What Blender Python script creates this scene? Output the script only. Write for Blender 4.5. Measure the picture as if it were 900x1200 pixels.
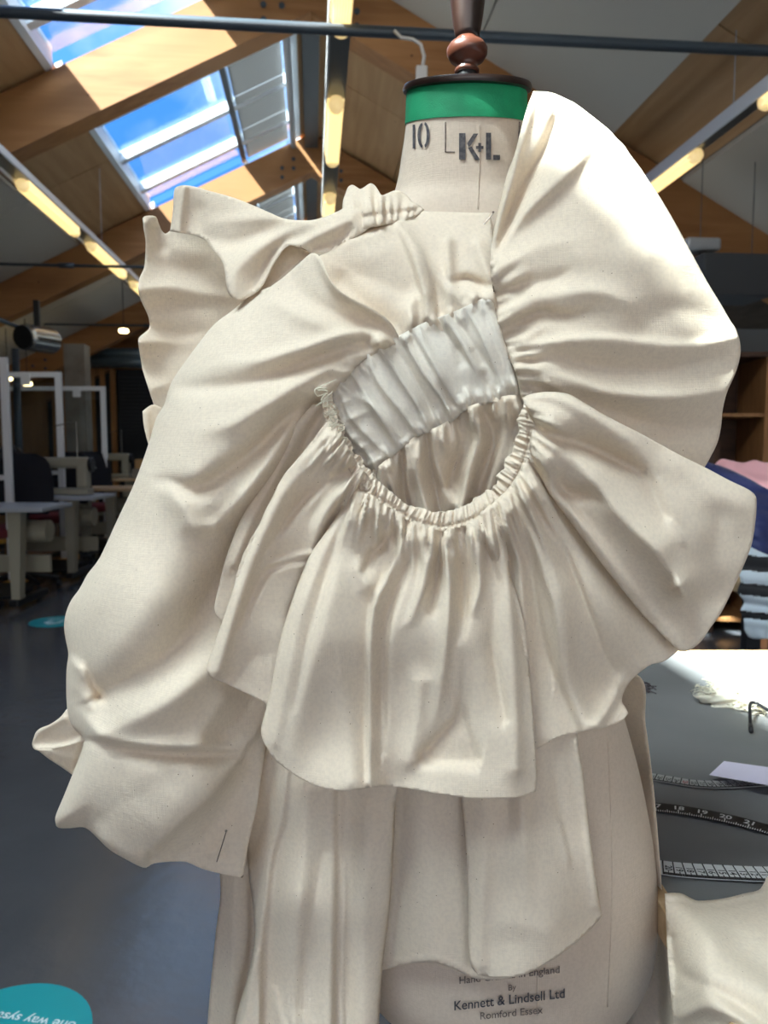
import bpy, bmesh, math, random
import numpy as np
from mathutils import Vector, Matrix
from mathutils.geometry import delaunay_2d_cdt
for o in list(bpy.data.objects): bpy.data.objects.remove(o)
SC = bpy.context.scene
COL = SC.collection
# ------------------------------------------------------------------ camera
CAMZ = 1.2
TH = math.atan(82/900.0)       # camera turned right of the building's long axis
PH = math.atan(77/900.0)       # camera pitched down a little
cam_d = bpy.data.cameras.new('camera'); cam = bpy.data.objects.new('camera', cam_d); COL.objects.link(cam)
cam.location = (0, 0, CAMZ)
cam.rotation_euler = (math.pi/2 - PH, 0, -TH)
cam_d.sensor_fit = 'VERTICAL'; cam_d.sensor_height = 48.0; cam_d.lens = 36.0
cam_d.clip_start = 0.02; cam_d.clip_end = 200
cam_d.dof.use_dof = True; cam_d.dof.focus_distance = 0.64; cam_d.dof.aperture_fstop = 14
SC.camera = cam
# ------------------------------------------------------------------ world: blue sky with thin cloud
W = bpy.data.worlds.new('sky'); SC.world = W; W.use_nodes = True
nt = W.node_tree; nt.nodes.clear()
out = nt.nodes.new('ShaderNodeOutputWorld'); bg = nt.nodes.new('ShaderNodeBackground')
tc = nt.nodes.new('ShaderNodeTexCoord'); no = nt.nodes.new('ShaderNodeTexNoise'); cr = nt.nodes.new('ShaderNodeValToRGB')
no.inputs['Scale'].default_value = 3.2; no.inputs['Detail'].default_value = 6
cr.color_ramp.elements[0].position = 0.48; cr.color_ramp.elements[0].color = (0.075, 0.27, 0.72, 1)
cr.color_ramp.elements[1].position = 0.75; cr.color_ramp.elements[1].color = (0.8, 0.9, 1.0, 1)
nt.links.new(tc.outputs['Generated'], no.inputs['Vector']); nt.links.new(no.outputs['Fac'], cr.inputs['Fac'])
sx = nt.nodes.new('ShaderNodeSeparateXYZ'); nt.links.new(tc.outputs['Generated'], sx.inputs[0])
mr = nt.nodes.new('ShaderNodeMapRange'); mr.inputs['From Min'].default_value = 0.04; mr.inputs['From Max'].default_value = 0.27
nt.links.new(sx.outputs['Z'], mr.inputs['Value'])
hz = nt.nodes.new('ShaderNodeMix'); hz.data_type = 'RGBA'; hz.inputs[6].default_value = (0.62, 0.58, 0.52, 1)   # pale haze at the horizon
nt.links.new(mr.outputs['Result'], hz.inputs['Factor']); nt.links.new(cr.outputs['Color'], hz.inputs[7]); nt.links.new(hz.outputs[2], bg.inputs['Color']); nt.links.new(bg.outputs['Background'], out.inputs['Surface'])
bg.inputs['Strength'].default_value = 1.05
# ------------------------------------------------------------------ sun through the roof lights
SUN_DIR = Vector((0.775, 0.34, -1.0))
sd = bpy.data.lights.new('sun', 'SUN'); sd.energy = 29; sd.angle = math.radians(0.9); sd.color = (1.0, 0.93, 0.82)
so = bpy.data.objects.new('sun', sd); COL.objects.link(so); so.rotation_euler = SUN_DIR.to_track_quat('-Z', 'Y').to_euler()
def area(name, loc, direction, sx, sy, power, col):
    l = bpy.data.lights.new(name, 'AREA'); l.shape = 'RECTANGLE'; l.size = sx; l.size_y = sy; l.energy = power; l.color = col
    o = bpy.data.objects.new(name, l); COL.objects.link(o); o.location = loc
    o.rotation_euler = Vector(direction).to_track_quat('-Z', 'Y').to_euler(); return o
# daylight falling in through the roof lights over and behind the camera, and a fill lamp added behind the unseen rear windows
area('skylight_daylight', (-1.75, -0.9, 5.6), (0.35, 0.12, -1), 2.2, 8.0, 1350, (1.0, 0.965, 0.90))
area('rear_window_fill', (-1.0, -6.3, 2.0), (0.05, 1, -0.02), 7.0, 2.2, 34, (1.0, 0.97, 0.93))
SC.view_settings.view_transform = 'Standard'; SC.view_settings.look = 'None'
SC.view_settings.gamma = 1; SC.view_settings.use_curve_mapping = False
SC.view_settings.exposure = 1.0
# ------------------------------------------------------------------ helpers
_f = Vector((math.sin(TH)*math.cos(PH), math.cos(TH)*math.cos(PH), -math.sin(PH)))
_r = Vector((math.cos(TH), -math.sin(TH), 0)); _u = _r.cross(_f)
_fh = Vector((math.sin(TH), math.cos(TH), 0))
def P(px, py, D):
    """point seen at photo pixel (px,py) at horizontal forward distance D"""
    x = (px-450)/900.0; y = -(py-600)/900.0
    x = float(x); y = float(y); d = float(D)/(math.cos(PH)+y*math.sin(PH))
    return Vector((0, 0, CAMZ)) + d*(_f + x*_r + y*_u)
def PF(px, py, z=0.0):
    """point at photo pixel on the horizontal plane z"""
    x = (px-450)/900.0; y = -(py-600)/900.0
    v = _f + x*_r + y*_u
    return Vector((0, 0, CAMZ)) + v*((z-CAMZ)/v.z)
def Q(x, D, z):
    """x metres right of the camera, D ahead, height z"""
    v = x*_r + D*_fh; return Vector((v.x, v.y, z))
def s2l(c):
    return tuple((v/255/12.92 if v/255 <= 0.04045 else ((v/255+0.055)/1.055)**2.4) for v in c)
def mat(name, rgb, rough=0.6, metal=0.0, bump=None, var=None, emit=None, trans=0.0, spec=0.5, coat=0.0, sheen=0.0, grain=None, spots=None):
    """procedural material: base colour with noise variation, bump, grain"""
    m = bpy.data.materials.new(name); m.use_nodes = True; n = m.node_tree; b = n.nodes['Principled BSDF']
    base = (*s2l(rgb), 1)
    b.inputs['Base Color'].default_value = base; b.inputs['Roughness'].default_value = rough; b.inputs['Metallic'].default_value = metal
    b.inputs['Specular IOR Level'].default_value = spec; b.inputs['Coat Weight'].default_value = coat
    if sheen: b.inputs['Sheen Weight'].default_value = sheen; b.inputs['Sheen Roughness'].default_value = 0.5
    t = n.nodes.new('ShaderNodeTexCoord'); vec = t.outputs['Object']
    col = None
    if grain:   # (scale vector, darker rgb, amount)
        mp = n.nodes.new('ShaderNodeMapping'); mp.inputs['Scale'].default_value = grain[0]
        n.links.new(vec, mp.inputs['Vector'])
        nz = n.nodes.new('ShaderNodeTexNoise'); nz.inputs['Scale'].default_value = 1.0; nz.inputs['Detail'].default_value = 5; nz.inputs['Distortion'].default_value = 0.6
        n.links.new(mp.outputs[0], nz.inputs['Vector'])
        rp = n.nodes.new('ShaderNodeValToRGB'); rp.color_ramp.elements[0].position = 0.35; rp.color_ramp.elements[1].position = 0.68
        rp.color_ramp.elements[0].color = (*s2l(grain[1]), 1); rp.color_ramp.elements[1].color = base
        n.links.new(nz.outputs['Fac'], rp.inputs['Fac']); col = rp.outputs['Color']
    if var:     # (scale, other rgb)
        nz = n.nodes.new('ShaderNodeTexNoise'); nz.inputs['Scale'].default_value = var[0]; nz.inputs['Detail'].default_value = 4
        n.links.new(vec, nz.inputs['Vector'])
        mx = n.nodes.new('ShaderNodeMix'); mx.data_type = 'RGBA'
        rp = n.nodes.new('ShaderNodeValToRGB'); rp.color_ramp.elements[0].position = 0.4; rp.color_ramp.elements[1].position = 0.65
        n.links.new(nz.outputs['Fac'], rp.inputs['Fac']); n.links.new(rp.outputs['Color'], mx.inputs['Factor'])
        if col: n.links.new(col, mx.inputs[6])
        else: mx.inputs[6].default_value = base
        mx.inputs[7].default_value = (*s2l(var[1]), 1); col = mx.outputs[2]
    if spots:   # (scale, threshold, rgb)
        vo = n.nodes.new('ShaderNodeTexVoronoi'); vo.inputs['Scale'].default_value = spots[0]; vo.inputs['Randomness'].default_value = 1
        n.links.new(vec, vo.inputs['Vector'])
        lt = n.nodes.new('ShaderNodeMath'); lt.operation = 'LESS_THAN'; lt.inputs[1].default_value = spots[1]
        n.links.new(vo.outputs['Distance'], lt.inputs[0])
        mx = n.nodes.new('ShaderNodeMix'); mx.data_type = 'RGBA'
        n.links.new(lt.outputs[0], mx.inputs['Factor'])
        if col: n.links.new(col, mx.inputs[6])
        else: mx.inputs[6].default_value = base
        mx.inputs[7].default_value = (*s2l(spots[2]), 1); col = mx.outputs[2]
    if col: n.links.new(col, b.inputs['Base Color'])
    if bump:    # (scale, strength, distance)
        nz = n.nodes.new('ShaderNodeTexNoise'); nz.inputs['Scale'].default_value = bump[0]; nz.inputs['Detail'].default_value = 5
        n.links.new(vec, nz.inputs['Vector'])
        bp = n.nodes.new('ShaderNodeBump'); bp.inputs['Strength'].default_value = bump[1]; bp.inputs['Distance'].default_value = bump[2]
        n.links.new(nz.outputs['Fac'], bp.inputs['Height']); n.links.new(bp.outputs['Normal'], b.inputs['Normal'])
    if emit:
        b.inputs['Emission Color'].default_value = (*s2l(emit[0]), 1); b.inputs['Emission Strength'].default_value = emit[1]
    if trans:
        tr = n.nodes.new('ShaderNodeBsdfTranslucent'); ms = n.nodes.new('ShaderNodeMixShader'); ms.inputs[0].default_value = trans
        if col: n.links.new(col, tr.inputs['Color'])
        else: tr.inputs['Color'].default_value = base
        o_ = n.nodes['Material Output']
        n.links.new(b.outputs[0], ms.inputs[1]); n.links.new(tr.outputs[0], ms.inputs[2]); n.links.new(ms.outputs[0], o_.inputs['Surface'])
    return m
def glass(name, rgb=(235, 245, 250), alpha=0.12, rough=0.03):
    m = bpy.data.materials.new(name); m.use_nodes = True; n = m.node_tree; n.nodes.clear()
    o_ = n.nodes.new('ShaderNodeOutputMaterial'); t = n.nodes.new('ShaderNodeBsdfTransparent'); g = n.nodes.new('ShaderNodeBsdfGlossy')
    t.inputs['Color'].default_value = (*s2l(rgb), 1); g.inputs['Roughness'].default_value = rough
    f = n.nodes.new('ShaderNodeLayerWeight'); f.inputs['Blend'].default_value = 0.12
    mm = n.nodes.new('ShaderNodeMath'); mm.operation = 'MULTIPLY_ADD'; mm.inputs[1].default_value = 0.35; mm.inputs[2].default_value = 0.03
    n.links.new(f.outputs['Facing'], mm.inputs[0])
    ms = n.nodes.new('ShaderNodeMixShader'); n.links.new(mm.outputs[0], ms.inputs[0])
    n.links.new(t.outputs[0], ms.inputs[1]); n.links.new(g.outputs[0], ms.inputs[2]); n.links.new(ms.outputs[0], o_.inputs['Surface'])
    return m
class MB:
    """collects simple shapes and links them as one mesh object"""
    def __init__(s): s.bm = bmesh.new()
    def box(s, c, size, rot=None, bev=0.0):
        r = bmesh.ops.create_cube(s.bm, size=1.0)['verts']
        for v in r:
            p = Vector((v.co.x*size[0], v.co.y*size[1], v.co.z*size[2]))
            if rot is not None: p = rot @ p
            v.co = p + Vector(c)
        if bev:
            es = list({e for v in r for e in v.link_edges})
            bmesh.ops.bevel(s.bm, geom=es, offset=bev, segments=2, affect='EDGES', profile=0.5)
        return s
    def hexa(s, pts):
        """8 corner points: bottom 4 then top 4"""
        v = [s.bm.verts.new(p) for p in pts]
        for f in ((3,2,1,0),(4,5,6,7),(0,1,5,4),(1,2,6,5),(2,3,7,6),(3,0,4,7)): s.bm.faces.new([v[i] for i in f])
        return s
    def tube(s, pts, rad, seg=8, cap=True):
        pts = [Vector(p) for p in pts]; n = len(pts)
        rr = rad if isinstance(rad, (list, tuple)) else [rad]*n
        rings = []; prev = None
        for i, p in enumerate(pts):
            t = (pts[min(i+1, n-1)]-pts[max(i-1, 0)]).normalized()
            if prev is None:
                a = Vector((0, 0, 1)) if abs(t.z) < 0.9 else Vector((1, 0, 0)); x = t.cross(a).normalized()
            else:
                x = (prev - t*prev.dot(t)).normalized()
            prev = x; y = t.cross(x)
            rings.append([s.bm.verts.new(p + rr[i]*(math.cos(2*math.pi*k/seg)*x + math.sin(2*math.pi*k/seg)*y)) for k in range(seg)])
        for i in range(n-1):
            for k in range(seg): s.bm.faces.new((rings[i][k], rings[i][(k+1) % seg], rings[i+1][(k+1) % seg], rings[i+1][k]))
        if cap: s.bm.faces.new(rings[0][::-1]); s.bm.faces.new(rings[-1])
        return s
    def lathe(s, prof, c=(0, 0, 0), seg=32, M=None):
        rings = []
        for (r, z) in prof:
            ring = []
            for k in range(seg):
                a = 2*math.pi*k/seg; p = Vector((r*math.cos(a), r*math.sin(a), z))
                if M is not None: p = M @ p
                ring.append(s.bm.verts.new(p + Vector(c)))
            rings.append(ring)
        for i in range(len(prof)-1):
            for k in range(seg): s.bm.faces.new((rings[i][k], rings[i][(k+1) % seg], rings[i+1][(k+1) % seg], rings[i+1][k]))
        s.bm.faces.new(rings[0][::-1]); s.bm.faces.new(rings[-1])
        return s
    def poly(s, pts, thick=None):
        v = [s.bm.verts.new(p) for p in pts]; f = s.bm.faces.new(v)
        if thick is not None:
            r = bmesh.ops.extrude_face_region(s.bm, geom=[f])
            for e in r['geom']:
                if isinstance(e, bmesh.types.BMVert): e.co += Vector(thick)
        return s
    def build(s, name, m, parent=None, smooth=False, angle=None):
        bmesh.ops.recalc_face_normals(s.bm, faces=s.bm.faces)
        me = bpy.data.meshes.new(name)
        if parent is not None:
            pl = Vector(parent.get('_w', (0, 0, 0)))
            for v in s.bm.verts: v.co -= pl
        s.bm.to_mesh(me); s.bm.free()
        if m is not None: me.materials.append(m)
        if smooth:
            for p in me.polygons: p.use_smooth = True
            if angle: me.set_sharp_from_angle(angle=math.radians(angle))
        o = bpy.data.objects.new(name, me); COL.objects.link(o)
        if parent is not None: o.parent = parent; o['_w'] = parent.get('_w', (0, 0, 0))
        return o
def tag(o, label=None, cat=None, group=None, kind=None):
    if label: o['label'] = label
    if cat: o['category'] = cat
    if group: o['group'] = group
    if kind: o['kind'] = kind
    return o
def empty(name, loc, label=None, cat=None, group=None, kind=None):
    """an Empty at the thing's base; parts are built in world coordinates and made local"""
    o = bpy.data.objects.new(name, None); COL.objects.link(o); o.location = loc; o.empty_display_size = 0.05
    o['_w'] = tuple(loc); return tag(o, label, cat, group, kind)
def copy_tree(o, loc=None, parent=None, **kw):
    c = o.copy(); COL.objects.link(c)
    if parent is not None: c.parent = parent
    if loc is not None: c.location = loc
    for ch in list(o.children): copy_tree(ch, parent=c)
    if kw: tag(c, **kw)
    return c
# ------------------------------------------------------------------ materials
M = {}
def calico(name, rgb, trans=0.22, rough=0.92, wr=0.35, spots=True):
    m = mat(name, rgb, rough, var=(330.0, tuple(int(c*0.972) for c in rgb)), trans=trans, spec=0.15, sheen=0.05,
            spots=(105.0, 0.042, (150, 126, 98)) if spots else None)
    n = m.node_tree; t = n.nodes['Texture Coordinate']; b = n.nodes['Principled BSDF']
    nz = n.nodes.new('ShaderNodeTexNoise'); nz.inputs['Scale'].default_value = 26; nz.inputs['Detail'].default_value = 3; nz.inputs['Distortion'].default_value = 0.8
    n.links.new(t.outputs['Object'], nz.inputs['Vector'])
    bp = n.nodes.new('ShaderNodeBump'); bp.inputs['Strength'].default_value = wr; bp.inputs['Distance'].default_value = 0.0035
    n.links.new(nz.outputs['Fac'], bp.inputs['Height'])
    # the weave: two crossed fine thread directions
    prev = bp
    for sc in ((1900, 60, 60), (60, 60, 1900)):
        mp = n.nodes.new('ShaderNodeMapping'); mp.inputs['Scale'].default_value = sc
        n.links.new(t.outputs['Object'], mp.inputs['Vector'])
        w = n.nodes.new('ShaderNodeTexNoise'); w.inputs['Scale'].default_value = 1.0; w.inputs['Detail'].default_value = 2
        n.links.new(mp.outputs[0], w.inputs['Vector'])
        b2 = n.nodes.new('ShaderNodeBump'); b2.inputs['Strength'].default_value = 0.5; b2.inputs['Distance'].default_value = 0.0005
        n.links.new(w.outputs['Fac'], b2.inputs['Height']); n.links.new(prev.outputs['Normal'], b2.inputs['Normal']); prev = b2
    n.links.new(prev.outputs['Normal'], b.inputs['Normal'])
    return m
M['calico'] = calico('cream_calico', (240, 226, 206))
M['panel'] = calico('pale_grey_lining', (236, 228, 214), trans=0.15, rough=0.85)
M['linen'] = calico('stand_linen', (214, 198, 180), trans=0.0, wr=0.1, spots=False)
M['green'] = mat('green_tape', (14, 150, 100), 0.7, bump=(900, 0.3, 0.001), var=(40, (10, 132, 86)))
M['ink'] = mat('black_ink', (62, 60, 66), 0.8, var=(300, (96, 92, 92)))
M['ink2'] = mat('faded_ink', (96, 84, 80), 0.85, var=(250, (140, 128, 118)))
M['walnut'] = mat('dark_varnished_wood', (46, 26, 19), 0.35, grain=((60, 60, 8), (30, 16, 12)), coat=0.15)
M['copperwood'] = mat('red_brown_turned_wood', (74, 42, 30), 0.35, grain=((50, 50, 12), (92, 50, 36)), coat=0.3)
M['glulam'] = mat('glulam_timber', (172, 122, 76), 0.6, grain=((1.2, 14, 14), (146, 98, 56)), var=(1.5, (158, 110, 64)), spots=(5.0, 0.045, (70, 40, 22)), bump=(30, 0.2, 0.002))
M['ply'] = mat('plywood', (190, 152, 110), 0.6, grain=((9, 0.8, 9), (170, 132, 90)), spots=(4.0, 0.035, (96, 62, 40)), bump=(20, 0.1, 0.002))
M['whiteboard'] = mat('white_ceiling_board', (196, 192, 184), 0.8, bump=(60, 0.05, 0.001))
M['steel_dark'] = mat('dark_grey_steel', (66, 74, 82), 0.45, metal=0.3, bump=(200, 0.1, 0.001))
M['rod'] = mat('blue_grey_steel_rod', (74, 84, 94), 0.4, metal=0.4, bump=(120, 0.15, 0.001))
M['white_metal'] = mat('white_painted_metal', (222, 222, 224), 0.4, bump=(80, 0.05, 0.001))
M['light_grey_metal'] = mat('light_grey_metal', (178, 182, 188), 0.4, metal=0.2)
M['blind'] = mat('grey_roller_blind', (150, 150, 150), 0.8, trans=0.35, bump=(300, 0.1, 0.001))
M['sun_block'] = mat('grey_sun_block', (150, 150, 150), 0.8)  # opaque grey for the added slats that stop the sun
M['bar_white'] = mat('white_glazing_bar', (220, 226, 232), 0.4)
M['lamp'] = mat('glowing_ribbed_diffuser', (250, 240, 205), 0.4, emit=((255, 222, 150), 0.55))
M['lamp_end'] = mat('frosted_lamp_end', (236, 222, 180), 0.4, emit=((255, 220, 150), 0.35))
M['spot'] = mat('lit_spot_lamp', (250, 240, 205), 0.4, emit=((255, 226, 160), 5.0))
M['reflector'] = mat('grey_reflector_trough', (120, 122, 122), 0.3, metal=0.6)
M['glass'] = glass('window_glass'); M['acrylic'] = glass('clear_acrylic', (238, 242, 244))
M['floor'] = mat('polished_grey_vinyl_floor', (84, 86, 92), 0.17, var=(1.3, (74, 77, 83)), bump=(22, 0.30, 0.005), spec=0.6, spots=(60, 0.03, (84, 86, 92)))
M['teal'] = mat('teal_floor_sticker', (20, 158, 168), 0.35); M['white_print'] = mat('white_print', (226, 240, 242), 0.5)
M['tabletop'] = mat('grey_cutting_mat_table_top', (112, 113, 114), 0.5, var=(5, (122, 122, 123)), bump=(300, 0.06, 0.0005), spots=(70, 0.02, (146, 146, 146)))
M['edge_ply'] = mat('pale_wood_edging', (206, 176, 140), 0.5, grain=((4, 60, 60), (180, 148, 110)))
M['black_metal'] = mat('black_metal', (26, 26, 28), 0.4, metal=0.3)
M['black_plastic'] = mat('black_plastic', (22, 22, 26), 0.5)
M['black_fabric'] = mat('black_chair_fabric', (24, 24, 32), 0.9, bump=(500, 0.2, 0.001))
M['red_fabric'] = mat('dull_red_seat_fabric', (120, 48, 54), 0.9, bump=(500, 0.2, 0.001))
M['yellow_wood'] = mat('golden_yellow_wood', (206, 152, 58), 0.5, grain=((30, 30, 4), (184, 128, 40)))
M['beige_metal'] = mat('beige_machine_enamel', (158, 152, 134), 0.45)
M['greige'] = mat('grey_green_cast_iron', (150, 150, 140), 0.5)
M['wood_panel'] = mat('honey_plywood_wall', (188, 138, 84), 0.6, grain=((6, 6, 0.7), (166, 116, 66)))
M['wood_dark'] = mat('dark_brown_board', (84, 54, 36), 0.6, grain=((4, 4, 30), (64, 40, 26)))
M['wood_mid'] = mat('oak_board', (176, 128, 82), 0.55, grain=((40, 40, 4), (150, 104, 62)))
M['shaded_board'] = mat('shade_toned_ceiling_board', (84, 72, 62), 0.8, grain=((3, 3, 30), (66, 56, 48)))  # brown tone paints in the shade on the far right slope
M['concrete'] = mat('pale_concrete', (150, 142, 130), 0.85, var=(4, (130, 122, 112)), bump=(25, 0.3, 0.004))
M['wall_grey'] = mat('grey_painted_wall', (124, 128, 132), 0.8, bump=(20, 0.05, 0.002))
M['wall_dark'] = mat('dark_grey_wall', (70, 72, 76), 0.85, bump=(20, 0.05, 0.002))
M['shutter'] = mat('dark_navy_shutter', (26, 34, 46), 0.5)
M['silver'] = mat('silver_sheet_metal', (180, 180, 176), 0.25, metal=0.9)
M['duct'] = mat('blue_grey_duct', (120, 138, 150), 0.35, metal=0.5)
M['yellow'] = mat('yellow_plastic', (222, 196, 30), 0.4)
M['brown_card'] = mat('tan_cardboard', (180, 140, 92), 0.8)
M['navy'] = mat('navy_quilted_nylon', (34, 44, 96), 0.55, bump=(90, 0.5, 0.004), sheen=0.2)
M['pink'] = mat('pink_cloth', (236, 178, 184), 0.85, bump=(60, 0.4, 0.004))
M['knit_black'] = mat('black_knit', (26, 26, 30), 0.95, bump=(400, 0.7, 0.002), sheen=0.3)
M['knit_white'] = mat('pale_blue_grey_knit', (196, 208, 218), 0.95, bump=(400, 0.7, 0.002), sheen=0.3)
M['paper'] = mat('pale_lilac_paper', (232, 226, 246), 0.8)
M['tape_white'] = mat('white_measuring_tape', (214, 216, 216), 0.5); M['tape_grey'] = mat('greyish_measuring_tape', (176, 176, 174), 0.5)
M['tape_black'] = mat('black_measuring_tape', (20, 20, 22), 0.4)
M['print_black'] = mat('black_print', (30, 30, 30), 0.6); M['print_red'] = mat('red_print', (170, 60, 70), 0.6)
M['thread'] = mat('cream_thread', (240, 234, 216), 0.9, trans=0.2)
M['pin'] = mat('steel_pin', (120, 110, 100), 0.3, metal=0.9)
M['dark_stain'] = mat('dark_lint', (70, 62, 66), 0.95)
# ------------------------------------------------------------------ the building (long axis = Y)
VB = [-5.5, -4.1, -0.6, 2.9, 6.4, 9.9, 13.4, 15.3]     # roof frames
def dk(u): return CAMZ + 3.85 - (0.5 if u < 0 else 0.54)*abs(u)             # underside of the roof deck
WX = 6.2
floor = MB().box((0, 4.5, -0.05), (12.8, 22.2, 0.1)).build('floor', M['floor']); tag(floor, kind='structure')
roof = empty('ceiling', (0, 0, 0), kind='structure')
def panel(name, m, u0, u1, v0, v1, parent=roof, t=0.04, lift=0.0):
    u0, u1 = sorted((u0, u1)); g = 0.006
    a, b, c, d = u0+g, u1-g, v0+g, v1-g
    pts = [(a, c, dk(a)+lift), (b, c, dk(b)+lift), (b, d, dk(b)+lift), (a, d, dk(a)+lift)]
    return MB().hexa(pts+[(x, y, z+t) for x, y, z in pts]).build(name, m, parent)
for i in range(len(VB)-1):
    v0, v1 = VB[i], VB[i+1]; vm = (v0+v1)/2
    # left slope
    for (a, b) in ((v0, vm), (vm, v1)):
        panel('plywood_panel', M['ply'], -2.80, -1.96, a, b)
        panel('plywood_panel', M['ply'], -0.14, 0, a, b)
        panel('white_panel', M['whiteboard'], -4.6, -2.80, a, b, lift=-0.03)
        panel('white_panel', M['whiteboard'], -WX-0.1, -4.6, a, b, lift=-0.03)
    # right slope
    if v1 <= 6.5:
        panel('white_panel', M['whiteboard'], 0, 1.3, v0, v1, lift=-0.03); panel('white_panel', M['whiteboard'], 1.3, 2.43, v0, v1, lift=-0.03)
        panel('plywood_panel', M['ply'], 2.43, 3.04, v0, vm); panel('plywood_panel', M['ply'], 2.43, 3.04, vm, v1)
    else:
        for k in range(3):
            panel('plywood_panel', M['ply'], k*1.0133, (k+1)*1.0133, v0, vm); panel('plywood_panel', M['ply'], k*1.0133, (k+1)*1.0133, vm, v1)
    nm, mm = ('white_panel', M['whiteboard']) if v1 < 6.5 else ('shaded_panel', M['shaded_board'])  # past this frame the ceiling's shade is put into the board colour
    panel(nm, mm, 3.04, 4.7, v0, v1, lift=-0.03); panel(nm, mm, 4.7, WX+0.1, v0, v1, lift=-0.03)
def cover(u0, u1, v0, v1):
    pts = [(u0, v0, dk(u0)+.06), (u1, v0, dk(u1)+.06), (u1, v1, dk(u1)+.06), (u0, v1, dk(u0)+.06)]
    MB().hexa(pts+[(x, y, z+.05) for x, y, z in pts]).build('roof_covering', M['wall_dark'], roof)
cover(-WX-.3, -1.99, -5.7, 15.6); cover(-0.14, -0.0001, -5.7, 15.6); cover(0.0001, WX+.3, -5.7, 15.6)
# glulam frames
for i, v in enumerate(VB):
    for s in (-1, 1):
        w = 0.11; pts = []
        for (vv) in (v-w, v+w):
            pts += [Vector((0, vv, CAMZ+3.36)), Vector((s*(WX+.05), vv, dk(s*WX)-0.49)), Vector((s*(WX+.05), vv, dk(s*WX)-0.035)), Vector((0, vv, CAMZ+3.815))]
        order = [0, 1, 2, 3, 4, 5, 6, 7]
        b = MB().hexa([pts[k] for k in order]).build('rafter', M['glulam'], roof)
        # steel bolts with washers near the ridge and the haunch
        mb = MB()
        for (u, dz) in ((0.22, .14), (0.22, .25), (0.36, .10), (0.36, .21), (4.4, .12), (4.4, .26), (4.6, .12), (4.6, .26)):
            z = dk(s*u)-0.49+dz
            mb.tube([(s*u, v-w-0.012, z), (s*u, v-w+0.002, z)], 0.024, 10)
        mb.build('bolt', M['steel_dark'], b)
rb = MB().box((0.0, 5, CAMZ+3.70), (0.16, 20.0, 0.12)).build('ridge_steel', M['steel_dark'], roof)
MB().tube([(-0.22, -5, CAMZ+3.66), (-0.22, 15, CAMZ+3.66)], 0.035, 10).build('ridge_pipe', M['light_grey_metal'], roof)
# roof lights on the left slope
wn = 0
for i in range(len(VB)-1):
    v0, v1 = VB[i]+0.11, VB[i+1]-0.11; wn += 1
    win = empty('window_%d' % wn, (-1.1, v0, dk(-1.1)), kind='structure')
    def slab(name, m, u0, u1, a, b, z0, z1, parent=win):
        pts = [(u0, a, dk(u0)+z0), (u1, a, dk(u1)+z0), (u1, b, dk(u1)+z0), (u0, b, dk(u0)+z0)]
        return MB().hexa(pts+[(x, y, z+z1-z0) for x, y, z in pts]).build(name, m, parent)
    slab('window_frame', M['bar_white'], -2.0, -1.95, v0, v1, -0.02, 0.14)
    slab('window_frame', M['bar_white'], -0.19, -0.13, v0, v1, -0.02, 0.14)
    slab('window_frame', M['steel_dark'], -0.84, -0.79, v0, v1, 0.0, 0.10)
    L = v1-v0; cuts = [v0, v0+L*.29, v0+L*.57, v0+L*.85, v1]
    for k, c in enumerate(cuts[:-1]):
        if k: slab('glazing_bar', M['bar_white'], -1.95, -0.19, c-0.045, c+0.045, 0.02, 0.12)
        slab('pane', M['glass'], -1.95, -0.19, c+0.045*(k > 0), cuts[k+1]-0.045*(k < 3), 0.09, 0.10)
    if 1:
        n = 4
        if i == 2:   # unseen slats added here to keep the sun off the clothes heap
            for k in range(6): slab('sun_block_slat', M['sun_block'], -1.94, -0.84, 0.50+k*.385, 0.50+(k+1)*.385-.004, 0.03, 0.036)
        for k in range(n): slab('blind_slat', M['blind'], -0.77, -0.28 if i >= 4 else -0.195, v0+L*k/n+0.008, v0+L*(k+1)/n-0.008, 0.03, 0.036)
# walls
def struct(mb, name, m, **k): o = mb.build(name, m); tag(o, kind='structure'); return o
zt = dk(-WX); zr = dk(WX)
struct(MB().box((-WX-0.06, 4.8, zt/2), (0.12, 21.4, zt+0.06)), 'wall_left', M['wall_grey'])
struct(MB().box((WX+0.06, 4.8, zr/2), (0.12, 21.4, zr+0.06)), 'wall_right', M['wall_dark'])
YB = 15.4
struct(MB().poly([(-WX, YB, 0), (WX, YB, 0), (WX, YB, zr), (0, YB, dk(0)), (-WX, YB, zt)], (0, 0.12, 0)), 'wall_back', M['wall_dark'])
# rear wall behind the camera with a tall row of windows
rw = empty('wall_rear', (0, -5.6, 0), kind='structure')
MB().box((0, -5.6, 0.4), (2*WX, 0.1, 0.8)).build('sill_wall', M['whiteboard'], rw)
for x in (-5.9, -4.6, 2.6, 4.3, 5.9): MB().box((x, -5.6, 1.95), (0.5, 0.1, 2.28)).build('wall_pier', M['whiteboard'], rw)
MB().poly([(-WX, -5.6, 3.1), (WX, -5.6, 3.1), (WX, -5.6, 3.12), (0, -5.6, dk(0)), (-WX, -5.6, 3.12)], (0, 0.1, 0)).build('gable', M['whiteboard'], rw)
for i in range(4): MB().box((-3.6+i*1.8, -5.6, 1.95), (0.06, 0.06, 2.28)).build('mullion', M['bar_white'], rw)
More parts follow.
